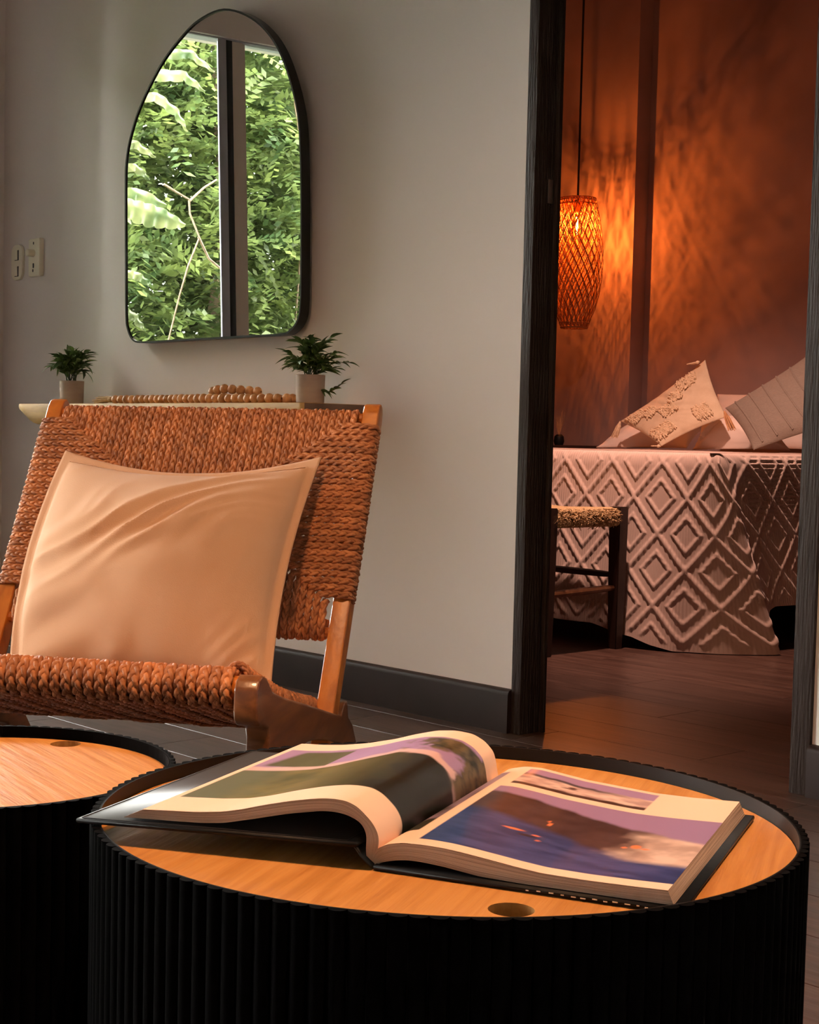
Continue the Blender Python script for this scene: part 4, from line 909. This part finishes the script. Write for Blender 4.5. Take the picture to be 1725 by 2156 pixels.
# rush seat: strands wrapped over the rails
strand = []
for k in range(34):
    yv = -.168+.336*k/33; b = MB()
    b.tube([(.215, yv, .452), (.252, yv, .458), (.262, yv, .480), (.252, yv, .503), (.22, yv, .513), (.0, yv+random.uniform(-.002, .002), .505), (-.20, yv, .513), (-.232, yv, .503), (-.242, yv, .480), (-.23, yv, .458)], .0062, 6)
    b.obj('rush_strand', M['jute'], stool)
b = MB()
for k in range(420):
    yv = random.uniform(-.172, .172); a_ = random.uniform(-.9, 1.4); x = .236+.028*math.cos(a_); z = .482+.032*math.sin(a_); d_ = Vector((random.uniform(-.2, .6), random.choice((-1, 1))*random.uniform(.5, 1), random.uniform(-1, .3))).normalized()*random.uniform(.012, .028)
    b.tube([(x, yv, z), (x+d_.x*.5+.003, yv+d_.y*.5, z+d_.z*.5), (x+d_.x*.3, yv+d_.y, z+d_.z)], [.0018, .0018, .0007], 3)
o = b.obj('rush_fringe', M['jute'], stool); o['kind'] = 'stuff'

# ---------------------------------------------------------------- bedside table with dried grass
nt = empty('bedside_table', (-5.40, 6.16, 0), label='dark bedside table at the far left of the bed, mostly behind the door frame', cat='bedside table')
b = MB(); b.box((-.20, -.20, .70), (.20, .20, .735), .003); b.obj('table_top', M['darkwood'], nt)
b = MB(); b.box((-.18, -.18, .42), (.18, .18, .699), .003); b.obj('drawer_box', M['darkwood'], nt)
for lx in (-.16, .16):
    for ly in (-.16, .16): b = MB(); b.box((lx-.018, ly-.018, 0), (lx+.018, ly+.018, .42), .002); b.obj('leg', M['darkwood'], nt)
vs_ = empty('dried_grass_vase', (-5.26, 6.12, .735), label='small dark vase with dried reddish grass on the bedside table', cat='vase')
MB().lathe([(0, 0), (.022, 0), (.028, .02), (.024, .045), (.014, .055), (.012, .055), (.012, .045), (0, .04)], 20).obj('vase', M['black'], vs_)
b = MB()
for k in range(30):
    a_ = random.uniform(0, 2*PI); r = random.uniform(.005, .035); h_ = random.uniform(.08, .14); b.tube([(0, 0, .045), (math.cos(a_)*r*.4, math.sin(a_)*r*.4, .045+h_*.5), (math.cos(a_)*r, math.sin(a_)*r, .045+h_)], [.0012, .0012, .0005], 4)
o = b.obj('dried_grass', M['tan'], vs_); o['kind'] = 'stuff'

# ---------------------------------------------------------------- bamboo pendant lamp
LX, LY, LZ0, LZ1 = -5.134, 6.065, 1.331, 1.980
pend = empty('pendant_lamp', (LX, LY, LZ0), label='tall woven bamboo pendant lamp glowing orange beside the bed', cat='pendant lamp')
HL = LZ1-LZ0
def lr(t): # radius along height 0..1
    pts = [(0, .062), (.10, .092), (.25, .120), (.42, .1345), (.60, .1345), (.78, .122), (.92, .102), (1, .088)]
    xs_, ys_ = zip(*pts); a = np.interp([t-.05, t, t+.05], xs_, ys_); return float(a.mean())
def strip(name, phi0, turn, rs_, w, th, off, m):
    n = 26; V = []
    for i in range(n):
        t = i/(n-1); ph = phi0+turn*t; r = lr(t)*rs_+off; er = Vector((math.cos(ph), math.sin(ph), 0)); et = Vector((-math.sin(ph), math.cos(ph), 0))
        tang = (et*(turn*r)+Vector((0, 0, HL))).normalized(); side = tang.cross(er).normalized(); c = er*r+Vector((0, 0, HL*t))
        for a_, c_ in ((-1, -1), (1, -1), (1, 1), (-1, 1)): V.append(c+side*(w*a_/2)+er*(th*c_/2))
    return mesh_np(name, np.array(V), grid_faces(n, 4, False, True), m, pend, sm=False)
NS = 22
s1 = [strip('bamboo_strip', 0, sg*2.4, rs_, .0046, .0016, of, M['bamboo']) for sg, rs_, of in ((1, 1, 0), (-1, 1, .0018), (1, .86, 0), (-1, .86, .0018))]
for q, base_ in enumerate(s1):
    for k in range(1, NS if q < 2 else 20):
        o = base_.copy(); link(o, pend); o.rotation_euler = (0, 0, 2*PI*k/(NS if q < 2 else 20))
for z_, r_s in ((0, 1.0), (.006, 1.), (1, 1.), (.985, 1.), (.04, 1.), (.955, 1.)):
    R_ = lr(z_)*r_s; b = MB(); b.tube([(R_*math.cos(2*PI*k/40), R_*math.sin(2*PI*k/40), HL*z_) for k in range(41)], .0035, 5, caps=False); b.obj('hoop', M['bamboo'], pend)
for k in range(3):
    a_ = 2*PI*k/3; R_ = lr(1); b = MB(); b.tube([(0, 0, HL*.985), (R_*math.cos(a_), R_*math.sin(a_), HL)], .0018, 5); b.obj('spoke', M['brass'], pend)
b = MB(); b.lathe([(0, HL*.99), (.012, HL*.99), (.021, HL*.97), (.021, HL*.895), (.016, HL*.885), (0, HL*.885)], 18); b.obj('socket', M['brass'], pend)
b = MB(); b.tube([(0, 0, HL*.985), (0, 0, CEIL-LZ0)], .0054, 8); b.obj('cord', M['cord'], pend)
BZ_ = HL*.78
b = MB(); b.lathe([(.012, HL*.885), (.015, HL*.85), (.024, HL*.79), (.026, HL*.75), (.020, HL*.71), (0, HL*.695)], 18); bulb_ = b.obj('bulb', M['bulbglass'], pend)
b = MB(); b.tube([(-.004, 0, HL*.86), (-.005, 0, HL*.78), (-.002, .003, HL*.73), (.004, 0, HL*.78), (.004, 0, HL*.86)], .0026, 6); b.obj('filament', M['filament'], bulb_)
for q_ in range(5):    # the upright glowing filament
    lamp('pendant_bulb', 'POINT', (LX, LY, LZ0+HL*(.735+.028*q_)), 10.5, (1, .235, .038), shadow_soft_size=.004)
print('planks', cnt)
